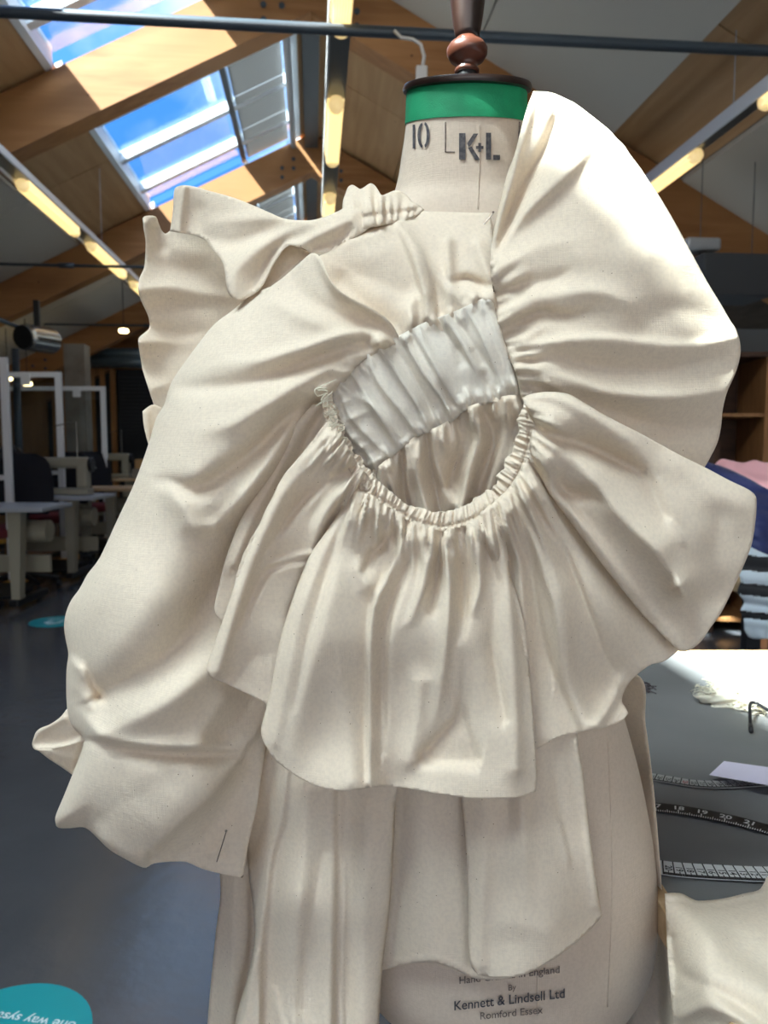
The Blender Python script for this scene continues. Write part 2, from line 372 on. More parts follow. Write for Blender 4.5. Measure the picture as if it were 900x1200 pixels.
# tie rods
for i, (v, r, lab) in enumerate(((3.54, 0.024, 'thick blue grey steel tie rod crossing in front of the nearest skylight'), (8.2, 0.016, 'thin steel tie rod crossing the left light track below the second skylight'),
                    (12.1, 0.016, 'farthest thin steel tie rod in front of the far white ceiling board'))):
    h = CAMZ+1.82
    t = empty('tie_rod', (0, v, h), lab, 'tie rod')
    MB().tube([(-WX, v, h+(0.03 if i == 0 else 0)), (0, v, h), (WX, v, h)], r, 12).build('rod', M['rod'], t, True)
    for s in (-1, 1): MB().tube([(s*2.4, v, h), (s*2.55, v, h)], r*1.6, 10).build('coupler', M['rod'], t, True)
# light tracks: long white channels with ribbed glowing lamps
def lamp_mesh(u, v0, v1, z, w=0.048):
    mb = MB(); n = 14
    mb.hexa([(u-w*.8, v0+.06, z-.06), (u+w*.8, v0+.06, z-.06), (u+w*.8, v1-.06, z-.06), (u-w*.8, v1-.06, z-.06),
             (u-w, v0+.06, z), (u+w, v0+.06, z), (u+w, v1-.06, z), (u-w, v1-.06, z)])
    for k in range(7):
        x = u-w*.75+1.5*w*k/6
        mb.tube([(x, v0+.06, z-.061), (x, v1-.06, z-.061)], 0.006, 6)
    return mb
tracks = [(-2.12, [(4.2, 5.55), (6.0, 7.35), (7.75, 9.1), (9.5, 10.8)], 'left light track, running from the left photo edge to the pale pleated ruffle'),
          (0.14, [(2.6, 3.75), (4.45, 5.4), (6.1, 7.0), (7.8, 8.7)], 'middle light track, seen end on under the ridge left of the wooden handle'),
          (2.53, [(3.4, 4.3), (5.0, 6.4), (7.0, 8.4)], 'right light track, above the right hand shoulder ruffle')]
for (u, lamps, lab) in tracks:
    z = CAMZ+1.95
    t = empty('light_track', (u, 8, z), lab, 'ceiling light')
    MB().box((u, 6.5, z+.05), (0.07, 16, 0.06)).build('channel', M['white_metal'], t)
    MB().box((u-.055, 6.5, z+.0), (0.012, 16, 0.05)).build('side_lip', M['white_metal'], t)
    MB().box((u, 6.5, z+.008), (0.10, 15.9, 0.012)).build('reflector', M['reflector'], t)
    for (a, b) in lamps:
        o = lamp_mesh(u, a, b, z).build('lamp', M['lamp'], t)
        for (c, s) in ((a, 1), (b, -1)):
            MB().lathe([(0.003, 0), (0.03, 0.008), (0.044, 0.03), (0.038, 0.045), (0.046, 0.055), (0.043, 0.085)], (u, c, z-.035), 14, Matrix.Rotation(-s*math.pi/2, 3, 'X')).build('lamp_end', M['lamp_end'], o, True)
    for v in (4.6, 8.2, 11.6):
        MB().tube([(u, v, z+.08), (u, v, dk(u)-.01)], 0.003, 6).build('suspension_wire', M['light_grey_metal'], t)
# white cable with a plug looped over the nearest rod
a = P(480, 45, 4.0); c = empty('hanging_cable', a, 'white cable with a flat plug hanging beside the wooden handle', 'cable')
MB().tube([P(462, 36, 3.5), P(470, 44, 3.5), P(484, 46, 3.5), P(493, 52, 3.5), P(497, 66, 3.5), P(495, 80, 3.5)], 0.008, 8).build('cord', M['white_metal'], c, True)
MB().box(P(494, 93, 3.5), (0.05, 0.03, 0.11), bev=0.006).build('plug', M['white_metal'], c)
# back wall items
def onback(px, py, Y=15.3): # point on the plane y=Y
    x = (px-450)/900.0; y = -(py-600)/900.0; v = _f+x*_r+y*_u
    return Vector((0, 0, CAMZ))+v*(Y/v.y)
def backbox(x0, y0, x1, y1, Y, th):
    a = onback(x0, y0, Y); b = onback(x1, y1, Y)
    return MB().box(((a.x+b.x)/2, Y, (a.z+b.z)/2), (abs(b.x-a.x), th, abs(a.z-b.z)))
o = empty('wall_cladding', onback(60, 592, 15.2), kind='structure')
for k in range(4): backbox(-60+k*40+.7, 452, -60+(k+1)*40-.7, 592, 15.2, 0.06).build('wood_panel', M['wood_panel'], o)
for k in range(3): backbox(104+k*12+.5, 425, 104+(k+1)*12-.5, 592, 15.2, 0.05).build('wood_panel', M['wood_panel'], o)
d = empty('door_1', onback(160, 594, 15.2), kind='structure')
backbox(139, 434, 185, 594, 15.25, 0.05).build('door_leaf', M['shutter'], d)
for k in range(22): backbox(141, 440+k*4.4, 183, 442.6+k*4.4, 15.2, 0.06).build('shutter_slat', M['shutter'], d)
backbox(135, 430, 139, 594, 15.2, 0.12).build('door_frame', M['wood_panel'], d)
backbox(135, 429, 190, 433, 15.19, 0.12).build('door_frame', M['wood_panel'], d)
pil = P(95, 560, 10.5); pil.z = 0
struct(MB().box((pil.x, pil.y, 1.28), (0.27, 0.27, 2.56)), 'trim_1', M['concrete'])
du = empty('air_duct', onback(140, 420, 14.4), 'pair of blue grey air ducts above the dark shuttered door', 'duct')
for (y, r) in ((414, 0.09), (424, 0.11)): MB().tube([onback(104, y, 14.5), onback(200, y, 14.5)], r, 14).build('duct_pipe', M['duct'], du, True)
# silver heater and its bracket, top left
h = P(45, 398, 7.6); ht = empty('ceiling_heater', h, 'silver round fan heater hanging at far left under the white ceiling boards', 'heater')
ax = (P(62, 402, 7.9)-P(28, 394, 7.2))
MB().tube([P(28, 395, 7.3), P(30, 395, 7.32), P(59, 400, 7.7), P(61, 400, 7.72)], [0.09, 0.125, 0.125, 0.10], 20).build('casing', M['silver'], ht, True, 40)
MB().tube([P(26, 395, 7.28), P(28, 395, 7.3)], 0.11, 20).build('grille', M['black_metal'], ht)
MB().box(P(44, 388, 7.5)+Vector((0, 0, 0.14)), (0.05, 0.05, 0.30)).build('bracket', M['black_metal'], ht)
ps = P(24, 560, 7.6); ps.z = 0
pp = empty('steel_post', ps, 'slim dark steel post behind the nearest white screen frame', 'post')
MB().tube([ps, ps+Vector((0, 0, 2.15))], 0.035, 12).build('pole', M['steel_dark'], pp, True)
MB().tube([P(-40, 352, 7.4), P(0, 375, 7.5), P(26, 385, 7.6)], 0.022, 8).build('rail', M['steel_dark'], pp, True)
for k, (px, py) in enumerate(((145, 390), (32, 452), (9, 446))):
    D = 11.0; c = P(px, py, D); t = empty('spot_lamp', c, ('small lit round lamp above the far ducts', 'lit round lamp seen through the second screen frame', 'lit round lamp behind the nearest white post')[k], 'lamp')
    MB().lathe([(0.02, 0.06), (0.06, 0.05), (0.07, 0.02), (0.05, 0.0)], c, 16).build('lamp_shade', M['spot'], t, True)
    top = dk(c.x)-.04
    MB().tube([c+Vector((0, 0, 0.05)), (c.x, c.y, top)], 0.006, 6).build('cord', M['black_plastic'], t)
# far right roof plant
t = empty('ventilation_unit', P(835, 322, 5.8), 'dark boxy ventilation unit under the right rafters', 'vent')
MB().box(P(850, 328, 5.8), (.55, 0.4, 0.30), bev=.02).build('casing', M['wall_dark'], t)
MB().box(P(818, 289, 5.8), (0.26, 0.2, 0.09), bev=.02).build('cap', M['light_grey_metal'], t)
MB().tube([P(895, 334, 5.9), P(895, 334, 5.9)+Vector((.5, 0, 0))], .06, 12).build('spigot', M['steel_dark'], t)
for u in (-.2, .2):
    p_ = P(850, 312, 5.8)+Vector((u, 0, 0)); MB().tube([p_, (p_.x, p_.y, dk(p_.x)-.03)], 0.003, 6).build('hanger', M['steel_dark'], t)
struct(MB().box((P(905, 403, 7.0).x+.5, P(905, 403, 7.0).y+.2, P(905, 403, 7).z), (2.4, 0.12, 0.30)), 'trim_2', M['wall_grey'])
# stickers on the floor
def text_mesh(txt, size=1.0, bold=0.0, align='CENTER'):
    c = bpy.data.curves.new('t', 'FONT'); c.body = txt; c.size = size; c.align_x = align; c.align_y = 'CENTER'; c.offset = bold
    o = bpy.data.objects.new('t', c); COL.objects.link(o)
    dg = bpy.context.evaluated_depsgraph_get(); dg.update()
    me = bpy.data.meshes.new_from_object(o.evaluated_get(dg)); bpy.data.objects.remove(o)
    return me
def place_text(txt, name, m, parent, fn, size=1.0, bold=0.0, align='CENTER'):
    """fn maps flat text coordinates (x,y) to a world point"""
    me = text_mesh(txt, size, bold, align); me.name = name
    pl = Vector(parent.get('_w', (0, 0, 0)))
    for v in me.vertices: v.co = fn(v.co.x, v.co.y) - pl
    me.materials.clear(); me.materials.append(m)
    o = bpy.data.objects.new(name, me); COL.objects.link(o); o.parent = parent; o['_w'] = parent.get('_w'); return o
for k, (px, py, r, lab) in enumerate(((3, 1222, .17, 'teal round floor sticker in the bottom left corner'), (65, 728.5, .17, 'teal round floor sticker behind the cream sleeve'))):
    c = PF(px, py); st = empty('floor_sticker', (c.x, c.y, 0.0), lab, 'sticker', 'round teal floor stickers')
    MB().lathe([(r, 0.0005), (r, 0.0018)], (c.x, c.y, 0), 48).build('disc', M['teal'], st)
    fw = (_fh*.985+_r*.17).normalized(); rt = Vector((fw.y, -fw.x, 0))
    def fn(x, y, c=c, fw=fw, rt=rt): p = Vector((c.x, c.y, 0.0022)) - rt*x - fw*(y); return p
    place_text('one way system', 'lettering', M['white_print'], st, lambda x, y: fn(x-.01, y-.064), 0.034, 0.0004)
    mb = MB()
    for s in (-1, 1): mb.poly([fn(s*.03, -.03), fn(s*.05, -.03), fn(s*.05, .03), fn(s*.03, .03)])
    mb.poly([fn(-.07, .035), fn(.07, .035), fn(0, .09)]); mb.build('arrow', M['white_print'], st)
# ------------------------------------------------------------------ left background: white screen frames, sewing tables, chairs
def ground(px, D):
    v = P(px, 600, D); return Vector((v.x, v.y, 0))
def local(o_, ang=0.0):
    """frame at o_: right = camera-right turned by ang"""
    c, s = math.cos(ang), math.sin(ang)
    rx = (_r*c + _fh*s); fx = (-_r*s + _fh*c)
    return lambda x, y, z: Vector(o_) + rx*x + fx*y + Vector((0, 0, z))
def rotm(ang=0.0):
    return Matrix.Rotation(-TH+ang, 3, 'Z')
for k, (px, D, w, lab) in enumerate(((12, 6.15, 1.25, 'nearest white wheeled screen frame, at the far left edge'), (74, 7.35, 1.15, 'middle white wheeled screen frame, its foot golden yellow'),
                               (125, 9.1, 1.15, 'farthest white wheeled screen frame, ending left of the dark shutter'))):
    g = ground(px, D); L = local(g); R = rotm(); H = 1.9
    t = empty('screen_frame', g, lab, 'screen', 'white wheeled screen frames')
    for x in (0, -w): MB().box(L(x, 0, H/2+.04), (0.055, 0.04, H-.08), R).build('post', M['white_metal'], t)
    MB().box(L(-w/2, 0, H-.025), (w-.055, 0.04, 0.05), R).build('top_rail', M['white_metal'], t)
    MB().box(L(-w/2, 0, .95), (w-.055, 0.03, 0.04), R).build('middle_rail', M['white_metal'], t)
    MB().box(L(-w/2, 0, (H-.05+.97)/2), (w-.06, 0.005, H-.05-.97), R).build('clear_pane', M['acrylic'], t)
    MB().box(L(-.30, -.025, H-.07), (.09, 0.014, .11), R, .004).build('clip', M['white_metal'], t)
    for x in (0, -w):
        f = MB().box(L(x, 0, .1), (0.07, 0.55, 0.05), R, .006).build('foot', M['yellow_wood'], t)
        for y in (-.22, .22):
            c = MB().tube([L(x-.015, y, .04), L(x+.015, y, .04)], .036, 14).tube([L(x, y, .05), L(x, y, .09)], .012, 8)
            c.build('castor', M['black_plastic'], f)
def sewing_table(px, D, lab, wood=False, w=1.2, d=.55, ang=0.0, group='sewing tables'):
    g = ground(px, D); L = local(g, ang); R = rotm(ang)
    t = empty('sewing_table', g, lab, 'table', group)
    MB().box(L(0, 0, .745), (w, d, .035), R, .008).build('table_top', M['edge_ply'] if wood else M['light_grey_metal'], t)
    for x in (-w/2+.24, w/2-.24):
        mb = MB()
        mb.hexa([L(x-.03, -.22, .08), L(x+.03, -.22, .08), L(x+.03, -.14, .08), L(x-.03, -.14, .08), L(x-.05, -.2, .73), L(x+.05, -.2, .73), L(x+.05, -.1, .73), L(x-.05, -.1, .73)])
        mb.build('leg', M['beige_metal'], t)
        MB().box(L(x, 0, .06), (.07, .52, .05), R, .01).build('foot', M['black_metal'], t)
    MB().box(L(0, .12, .30), (w-.24, .03, .13), R).build('stretcher', M['beige_metal'], t)
    MB().box(L(0, -.05, .12), (.42, .28, .02), Matrix.Rotation(-TH+ang, 3, 'Z') @ Matrix.Rotation(.2, 3, 'X')).build('treadle', M['black_metal'], t)
    MB().tube([L(.12, .05, .56), L(.36, .05, .56)], .085, 16).build('motor', M['beige_metal'], t, True, 40)
    return t, L, R
def sewing_machine(L, R, lab, ox=0.0, z=.763):
    t = empty('sewing_machine', L(ox, 0, z), lab, 'sewing machine', 'industrial sewing machines')
    MB().box(L(ox, 0, z+.03), (.46, .17, .06), R, .012).build('bed', M['beige_metal'], t)
    MB().box(L(ox+.17, 0, z+.17), (.10, .12, .22), R, .02).build('pillar', M['beige_metal'], t)
    a = MB().box(L(ox, 0, z+.29), (.46, .12, .10), R, .03).build('arm', M['beige_metal'], t)
    MB().box(L(ox-.19, 0, z+.20), (.07, .09, .15), R, .015).build('head', M['beige_metal'], t)
    MB().tube([L(ox-.19, 0, z+.14), L(ox-.19, 0, z+.06)], .006, 8).build('needle_bar', M['silver'], t)
    MB().lathe([(.02, 0), (.065, .005), (.07, .02), (.06, .035)], L(ox+.225, 0, z+.27), 20, Matrix.Rotation(-TH, 3, 'Z') @ Matrix.Rotation(math.pi/2, 3, 'Y')).build('handwheel', M['black_metal'], t, True, 40)
    MB().tube([L(ox+.1, .05, z+.33), L(ox+.1, .05, z+.66), L(ox-.1, .05, z+.62)], .006, 8).build('thread_stand', M['silver'], t)
    return t
def office_chair(px, D, lab, ang, seatm):
    g = ground(px, D); L = local(g, ang); R = rotm(ang)
    t = empty('office_chair', g, lab, 'chair', 'office chairs at the sewing tables')
    # padded back with rounded top, slightly curved
    mb = MB(); bm = mb.bm; nx, nz = 10, 12; grid = []
    for side in (0, 1):
        gr = []
        for j in range(nz+1):
            row = []
            for i in range(nx+1):
                u = -1+2*i/nx; v = j/nz
                wv = .235*(1-.35*max(0, v-.55)**1.3*2) * (0.80+.2*min(1, v*4))
                cr_ = math.sqrt(max(0, 1-(max(0, v-.8)/.2)**2)) if v > .8 else 1
                x = u*wv*(.55+.45*cr_); z = .62+.52*v
                th = .028*(1-abs(u)**4)*(1-abs(2*v-1)**6)+.006
                y = .20+.06*v+.05*u*u*-1+(th if side else -th)
                row.append(bm.verts.new(L(x, y, z)))
            gr.append(row)
        grid.append(gr)
    for s_ in (0, 1):
        for j in range(nz):
            for i in range(nx): bm.faces.new((grid[s_][j][i], grid[s_][j][i+1], grid[s_][j+1][i+1], grid[s_][j+1][i]))
    for j in range(nz):
        for i in (0, nx): bm.faces.new((grid[0][j][i], grid[0][j+1][i], grid[1][j+1][i], grid[1][j][i]))
    for i in range(nx):
        for j in (0, nz): bm.faces.new((grid[0][j][i], grid[0][j][i+1], grid[1][j][i+1], grid[1][j][i]))
    mb.build('backrest', M['black_fabric'], t, True, 60)
    MB().box(L(0, 0, .50), (.46, .44, .09), R, .035).build('seat', seatm, t, True, 50)
    MB().tube([L(0, .17, .46), L(0, .27, .50), L(0, .27, .78)], .016, 8).build('back_bracket', M['black_metal'], t)
    MB().tube([L(0, 0, .12), L(0, 0, .45)], .026, 12).build('gas_column', M['black_metal'], t)
    for k in range(5):
        a = k*2*math.pi/5+.3; e = L(.28*math.cos(a), .28*math.sin(a), .085)
        lg = MB().tube([L(0, 0, .14), e], [.026, .016], 8).build('leg', M['black_plastic'], t)
        MB().tube([e+Vector((-.014, 0, -.05)), e+Vector((.014, 0, -.05))], .03, 12).build('castor', M['black_plastic'], lg)
    return t
t1 = sewing_table(-2, 5.75, 'nearest pale grey sewing table, at the left photo edge', w=.9)
sewing_machine(t1[1], t1[2], 'beige sewing machine on the nearest sewing table', -.35)
t2 = sewing_table(62, 6.95, 'pale grey sewing table behind the middle screen frame', w=.95, ang=.0)
sewing_machine(t2[1], t2[2], 'beige sewing machine with a tall thread stand, between the second and third frames', .12)
t3 = sewing_table(122, 8.3, 'wooden topped sewing table beside the cream sleeve', True, w=.75)
t4 = sewing_table(135, 10.6, 'farthest wooden work table below the dark shutter', True, w=1.0)
sewing_machine(t4[1], t4[2], 'sewing machine on the farthest work table', .0)
office_chair(24, 6.35, 'nearest black office chair with dull red seat', .25, M['red_fabric'])
office_chair(72, 7.63, 'second black office chair, behind the middle screen frame', -.2, M['red_fabric'])
office_chair(110, 8.83, 'small far office chair with red seat near the third frame', .5, M['red_fabric'])
# white machine head cover, yellow box and little cartons on the wooden tables
L3 = t3[1]
g = L3(-.24, .0, .763); o = empty('desk_lamp', g, 'small white angled desk lamp on the wooden topped sewing table', 'lamp')
MB().lathe([(.06, 0), (.06, .015), (.02, .02)], g, 16).build('base', M['white_metal'], o)
MB().tube([g+Vector((0, 0, .02)), g+_r*-.06+Vector((0, 0, .16)), g+_r*.05+Vector((0, 0, .30))], .018, 8).build('arm', M['white_metal'], o)
MB().tube([g+_r*.03+Vector((0, 0, .31)), g+_r*.12+Vector((0, 0, .18))], [.028, .055], 14).build('lamp_shade', M['white_metal'], o)
L4 = t4[1]
g = L4(-.38, 0, .763); o = empty('yellow_bin', g, 'yellow plastic bin on the farthest work table', 'bin')
MB().box(g+Vector((0, 0, .12)), (.22, .2, .22), rotm(), .02).build('bin', M['yellow'], o); MB().box(g+Vector((0, 0, .245)), (.24, .22, .03), rotm(), .008).build('lid', M['yellow'], o)
g = P(180, 520, 10.2); g.z = .763
for k in range(3):
    g = L4(.40+.02*k, .02, .763+.13*k)
    if k < 2: tag(MB().box(g+Vector((0, 0, .065)), (.26-.05*k, .2, .128), rotm(), .004).build('carton', M['brown_card'] if k else M['concrete']), ('pale carton at the bottom of the stack on the farthest table', 'tan carton on top of the pale one on the farthest table')[k], 'box')
# dark heap of clothes on the nearest table
def blob(c, sx, sy, sz, seed, m, name, parent=None, n=22, rough=.18, seg=28):
    """a soft heap: flattened ball with irregular folds, flat underneath"""
    rnd = random.Random(seed); ph = [(rnd.uniform(0, 6.3), rnd.randint(2, 7), rnd.randint(1, 5), rnd.uniform(.3, 1)) for _ in range(9)]
    mb = MB(); rings = []
    for j in range(n+1):
        b = math.pi*j/n; row = []
        for i in range(seg):
            a = 2*math.pi*i/seg
            q = 1+rough*sum(w_*math.sin(p_+k1*a+k2*b*1.5) for p_, k1, k2, w_ in ph)/4
            z = max(-.5, math.cos(b))
            row.append(mb.bm.verts.new(Vector(c)+_r*(sx*q*math.sin(b)*math.cos(a))+_fh*(sy*q*math.sin(b)*math.sin(a))+Vector((0, 0, sz*(z*q+.5)/1.5))))
        rings.append(row)
    for j in range(n):
        for i in range(seg): mb.bm.faces.new((rings[j][i], rings[j][(i+1) % seg], rings[j+1][(i+1) % seg], rings[j+1][i]))
    bmesh.ops.remove_doubles(mb.bm, verts=mb.bm.verts, dist=1e-5)
    return mb.build(name, m, parent, True)
o = blob(t2[1](-.40, .05, .763), .17, .14, .42, 3, M['knit_black'], 'black_garment_heap'); tag(o, 'dark garment heaped on the table behind the nearest frame', 'clothes')

# ------------------------------------------------------------------ right background: wooden cabinet and the heap of clothes on a bench
g = ground(905, 5.0); L = local(g, -.1); R = rotm(-.1)
cb = empty('wooden_cabinet', g, 'open brown wooden cabinet with metal mesh beside it, right photo edge', 'cabinet')
topz = P(900, 421, 5.0).z
MB().box(L(-.41, .1, topz/2), (.03, .5, topz), R).build('side_panel', M['wood_dark'], cb)
MB().box(L(-.09, .1, topz/2), (.075, .5, topz), R).build('side_panel', M['wood_mid'], cb)
MB().box(L(.62, .1, topz/2), (.03, .5, topz), R).build('side_panel', M['wood_mid'], cb)
MB().box(L(.1, .36, topz/2), (1.06, .02, topz), R).build('back_panel', M['wood_dark'], cb)
MB().box(L(.1, .1, topz+.015), (1.08, .54, .03), R).build('top', M['wood_dark'], cb)
for z in (P(870, 487, 5).z, P(870, 548, 5).z, .8, .4, .08): MB().box(L(-.26, .1, z), (.27, .46, .022), R).build('shelf', M['wood_mid'], cb)
for z in (P(870, 420, 5).z-.1, ): pass
fr = empty('wire_grid', L(.25, -.18, topz-.6), 'white wire mesh grid in front of the wooden cabinet', 'rack')
for x in (-.0, .14, .28, .42): MB().tube([L(x, -.19, .03), L(x, -.19, topz-.08)], .010, 8).build('upright_wire', M['white_metal'], fr)
for k in range(9): MB().tube([L(-.02, -.19, topz-.1-.2*k), L(.44, -.19, topz-.1-.2*k)], .008, 8).build('cross_wire', M['white_metal'], fr)
# bench with black legs
g = ground(900, 2.6); L = local(g); R = rotm()
bn = empty('black_legged_bench', g, 'low work bench with black legs under the heap of clothes', 'table')
MB().box(L(.35, .2, .73), (.95, .7, .04), R, .006).build('table_top', M['edge_ply'], bn)
for x, y in ((-.09, -.1), (.78, -.1), (-.09, .5), (.78, .5)): MB().box(L(x, y, .355), (.045, .045, .71), R).build('leg', M['black_metal'], bn)
MB().box(L(.35, .45, .30), (.84, .3, .03), R).build('lower_shelf', M['wood_mid'], bn)
# ------------------------------------------------------------------ near work table on the right and the things on it
TZ = CAMZ-0.43
xl, xr, d0, d1 = .258, 1.7, .40, 1.585
c = Q((xl+xr)/2, (d0+d1)/2, 0)
wt = empty('work_table', c, 'grey topped work table with pale wood edging, right of the dress', 'table')
R = rotm()
MB().box(Q((xl+xr)/2, (d0+d1)/2, TZ-.014), (xr-xl-.03, d1-d0-.03, .028), R).build('table_top', M['tabletop'], wt)
MB().box(Q((xl+xr)/2, d1-.0075, TZ-.013), (xr-xl, .015, .032), R, .002).build('edging', M['edge_ply'], wt)
MB().box(Q((xl+xr)/2, d0+.0075, TZ-.013), (xr-xl, .015, .032), R, .002).build('edging', M['edge_ply'], wt)
MB().box(Q(xl+.0075, (d0+d1)/2, TZ-.013), (.015, d1-d0-.03, .032), R, .002).build('edging', M['edge_ply'], wt)
MB().box(Q(xr-.0075, (d0+d1)/2, TZ-.013), (.015, d1-d0-.03, .032), R, .002).build('edging', M['edge_ply'], wt)
for x, y in ((xl+.06, d0+.08), (xr-.06, d0+.08), (xl+.06, d1-.08), (xr-.06, d1-.08)): MB().box(Q(x, y, (TZ-.03)/2), (.05, .05, TZ-.03), R).build('leg', M['black_metal'], wt)
def smooth_curve(pts, n=40, closed=False):
    """Catmull-Rom through points of any dimension"""
    pts = [np.array(p, float) for p in pts]; m = len(pts); out = []
    if m == 2: return [tuple(pts[0]+(pts[1]-pts[0])*i/n) for i in range(n+1)]
    segs = m if closed else m-1; per = max(1, int(round(n/segs)))
    for i in range(segs):
        p1 = pts[i]; p2 = pts[(i+1) % m]
        p0 = pts[(i-1) % m] if closed or i > 0 else 2*p1-p2
        p3 = pts[(i+2) % m] if closed or i+2 < m else 2*p2-p1
        for k in range(per):
            t = k/per
            out.append(tuple(0.5*((2*p1)+(-p0+p2)*t+(2*p0-5*p1+4*p2-p3)*t*t+(-p0+3*p1-3*p2+p3)*t**3)))
    if not closed: out.append(tuple(pts[-1]))
    return out
def tape(name, ctr, wid, m, lab, start, step_m, nums_m, dirn=1, tick=.5, size=.011, flip=False, redat=None, lift=.0006):
    """a flat tape along pixel points lying on the table; numbers each step_m metres"""
    w = [PF(x, y, TZ) for x, y in ctr]; cv = [Vector(p) for p in smooth_curve([tuple(p) for p in w], 60)]
    g = cv[len(cv)//2]
    t = empty(name, (g.x, g.y, TZ), lab, 'tape measure')
    acc = [0.0]
    for i in range(1, len(cv)): acc.append(acc[-1]+(cv[i]-cv[i-1]).length)
    def at(s):
        s = max(0, min(acc[-1]-1e-6, s))
        for i in range(1, len(acc)):
            if acc[i] >= s:
                k = (s-acc[i-1])/(acc[i]-acc[i-1]); p = cv[i-1].lerp(cv[i], k); tg = (cv[i]-cv[i-1]).normalized(); return p, tg
    def pt(s, o, z=0.0):
        p, tg = at(s); nn = Vector((-tg.y, tg.x, 0)); zz = TZ+lift+.0015+.0015*math.sin(s*18)+z
        q = p+nn*o; return Vector((q.x, q.y, zz))
    mb = MB(); pr = None; N = 80
    for i in range(N+1):
        s = acc[-1]*i/N; a, b = mb.bm.verts.new(pt(s, -wid/2)), mb.bm.verts.new(pt(s, wid/2))
        a2, b2 = mb.bm.verts.new(pt(s, -wid/2, -.0007)), mb.bm.verts.new(pt(s, wid/2, -.0007))
        if pr:
            mb.bm.faces.new((pr[0], a, b, pr[1])); mb.bm.faces.new((pr[2], pr[3], b2, a2)); mb.bm.faces.new((pr[0], pr[2], a2, a)); mb.bm.faces.new((pr[1], b, b2, pr[3]))
        pr = (a, b, a2, b2)
    band = mb.build('band', m, t, True, 50)
    # ticks
    mb = MB(); s = .004; k = 0
    sub = step_m/10
    while s < acc[-1]-.002:
        L_ = wid*(1.0 if (k % 10 == 0 and tick == 1) else .42 if k % 10 == 0 else .3 if k % 5 == 0 else .18)
        h = .0005 if k % 10 else .0007
        if tick == 1: mb.poly([pt(s-h, -wid/2, .0002), pt(s+h, -wid/2, .0002), pt(s+h, -wid/2+L_, .0002), pt(s-h, -wid/2+L_, .0002)])
        else: mb.poly([pt(s-h, -wid/2, .0002), pt(s+h, -wid/2, .0002), pt(s+h, -wid/2+L_, .0002), pt(s-h, -wid/2+L_, .0002)])
        s += sub; k += 1
    mb.build('tick_marks', nums_m, t)
    s = .004+step_m*(.5 if tick == 1 else 0); n = start; k = 0
    while s < acc[-1]-.004:
        mm = M['print_red'] if redat == k else nums_m
        if flip: fn = lambda x, y, s=s: pt(s+y, -x+.0, .0002)
        else: fn = lambda x, y, s=s: pt(s+x, y+wid*.12, .0002)
        place_text(str(n), 'number', mm, t, fn, size, size*.02)
        s += step_m; n += dirn; k += 1
tape('tape_measure', [(764, 947), (800, 952), (850, 962), (900, 975), (960, 992)], .023, M['tape_black'], 'black measuring tape with white numbers, between the two pale tapes', 17, .0254, M['tape_white'], 1, .5, .013)
tape('tape_measure', [(772, 1018), (800, 1022), (850, 1026), (905, 1028), (960, 1026)], .027, M['tape_white'], 'white measuring tape with sideways black numbers, nearest to the folded cream cloth', 20, .0102, M['print_black'], -1, 1, .0095, True)
tape('tape_measure', [(755, 910), (785, 916), (815, 921), (850, 922), (900, 918)], .021, M['tape_grey'], 'faint grey measuring tape passing under the lilac paper strip', 27, .0102, M['print_black'], -1, 1, .0085, True, 4)
# paper strip
a = [PF(831, 918, TZ), PF(848, 902.5, TZ), PF(960, 926, TZ), PF(960, 950, TZ)]
pa = empty('paper_strip', a[0], 'pale lilac paper strip with a cut corner lying over the faint tape', 'paper')
lift = [.011, .012, .02, .02]
MB().poly([p+Vector((0, 0, l)) for p, l in zip(a, lift)], (0, 0, .0006)).build('sheet', M['paper'], pa)
# spectacles arm / bent black wire
w = [PF(x, y, TZ)+Vector((0, 0, z)) for x, y, z in ((880, 861, .004), (878.5, 850, .012), (878, 843, .02), (880, 840, .023), (886, 840, .022), (900, 847, .02), (940, 866, .015))]
sp = empty('bent_black_wire', w[0], 'bent glossy black wire arm resting on the table at the right edge', 'wire')
MB().tube(smooth_curve([tuple(p) for p in w], 30), .0026, 10).build('wire', M['black_plastic'], sp, True)
MB().tube([w[0]+Vector((0, 0, .001)), w[0]+(w[1]-w[0])*.5], .0034, 10).build('tip_sleeve', M['black_plastic'], sp, True)
# thread tangle: one heap nobody could count
rnd = random.Random(5); mb = MB()
core = [PF(x, y, TZ) for x, y in ((826, 822), (838, 812), (846, 818), (860, 822), (872, 829), (885, 834))]
for k in range(150):
    c = core[min(5, int(rnd.random()**.8*6))]+Vector((rnd.gauss(0, .009), rnd.gauss(0, .007), 0)); pts = []
    z = TZ+.003+abs(rnd.gauss(0, .010)); r_ = rnd.uniform(.005, .016); a0 = rnd.uniform(0, 6.28)
    tilt = rnd.uniform(-.5, .5)
    for i in range(9):
        a_ = a0+i*.55; rr = r_*(1+.3*rnd.uniform(-1, 1))
        pts.append(Vector((c.x+rr*math.cos(a_), c.y+rr*math.sin(a_)*.8, max(TZ+.001, z+tilt*rr*math.sin(a_)+rnd.gauss(0, .001)))))
    mb.tube([Vector(p) for p in smooth_curve([tuple(p) for p in pts], 16)], rnd.choice((.0006, .0009, .0015)), 5, False)
for k in range(7):
    c = core[k % 3]; e = PF(812+rnd.uniform(0, 10), 812+rnd.uniform(-8, 6), TZ+.001)
    mb.tube([c+Vector((0, 0, .004)), (c+e)/2+Vector((0, 0, .006)), e], .0006, 5, False)
o = mb.build('thread_tangle', M['thread'], None, True); tag(o, 'tangled heap of cream thread and lint on the grey table', 'thread', kind='stuff')
o = blob(PF(853, 825, TZ), .045, .022, .020, 8, M['thread'], 'thread_wad', rough=.5); tag(o, 'matted wad of cream lint inside the thread tangle', 'lint')
mb = MB()
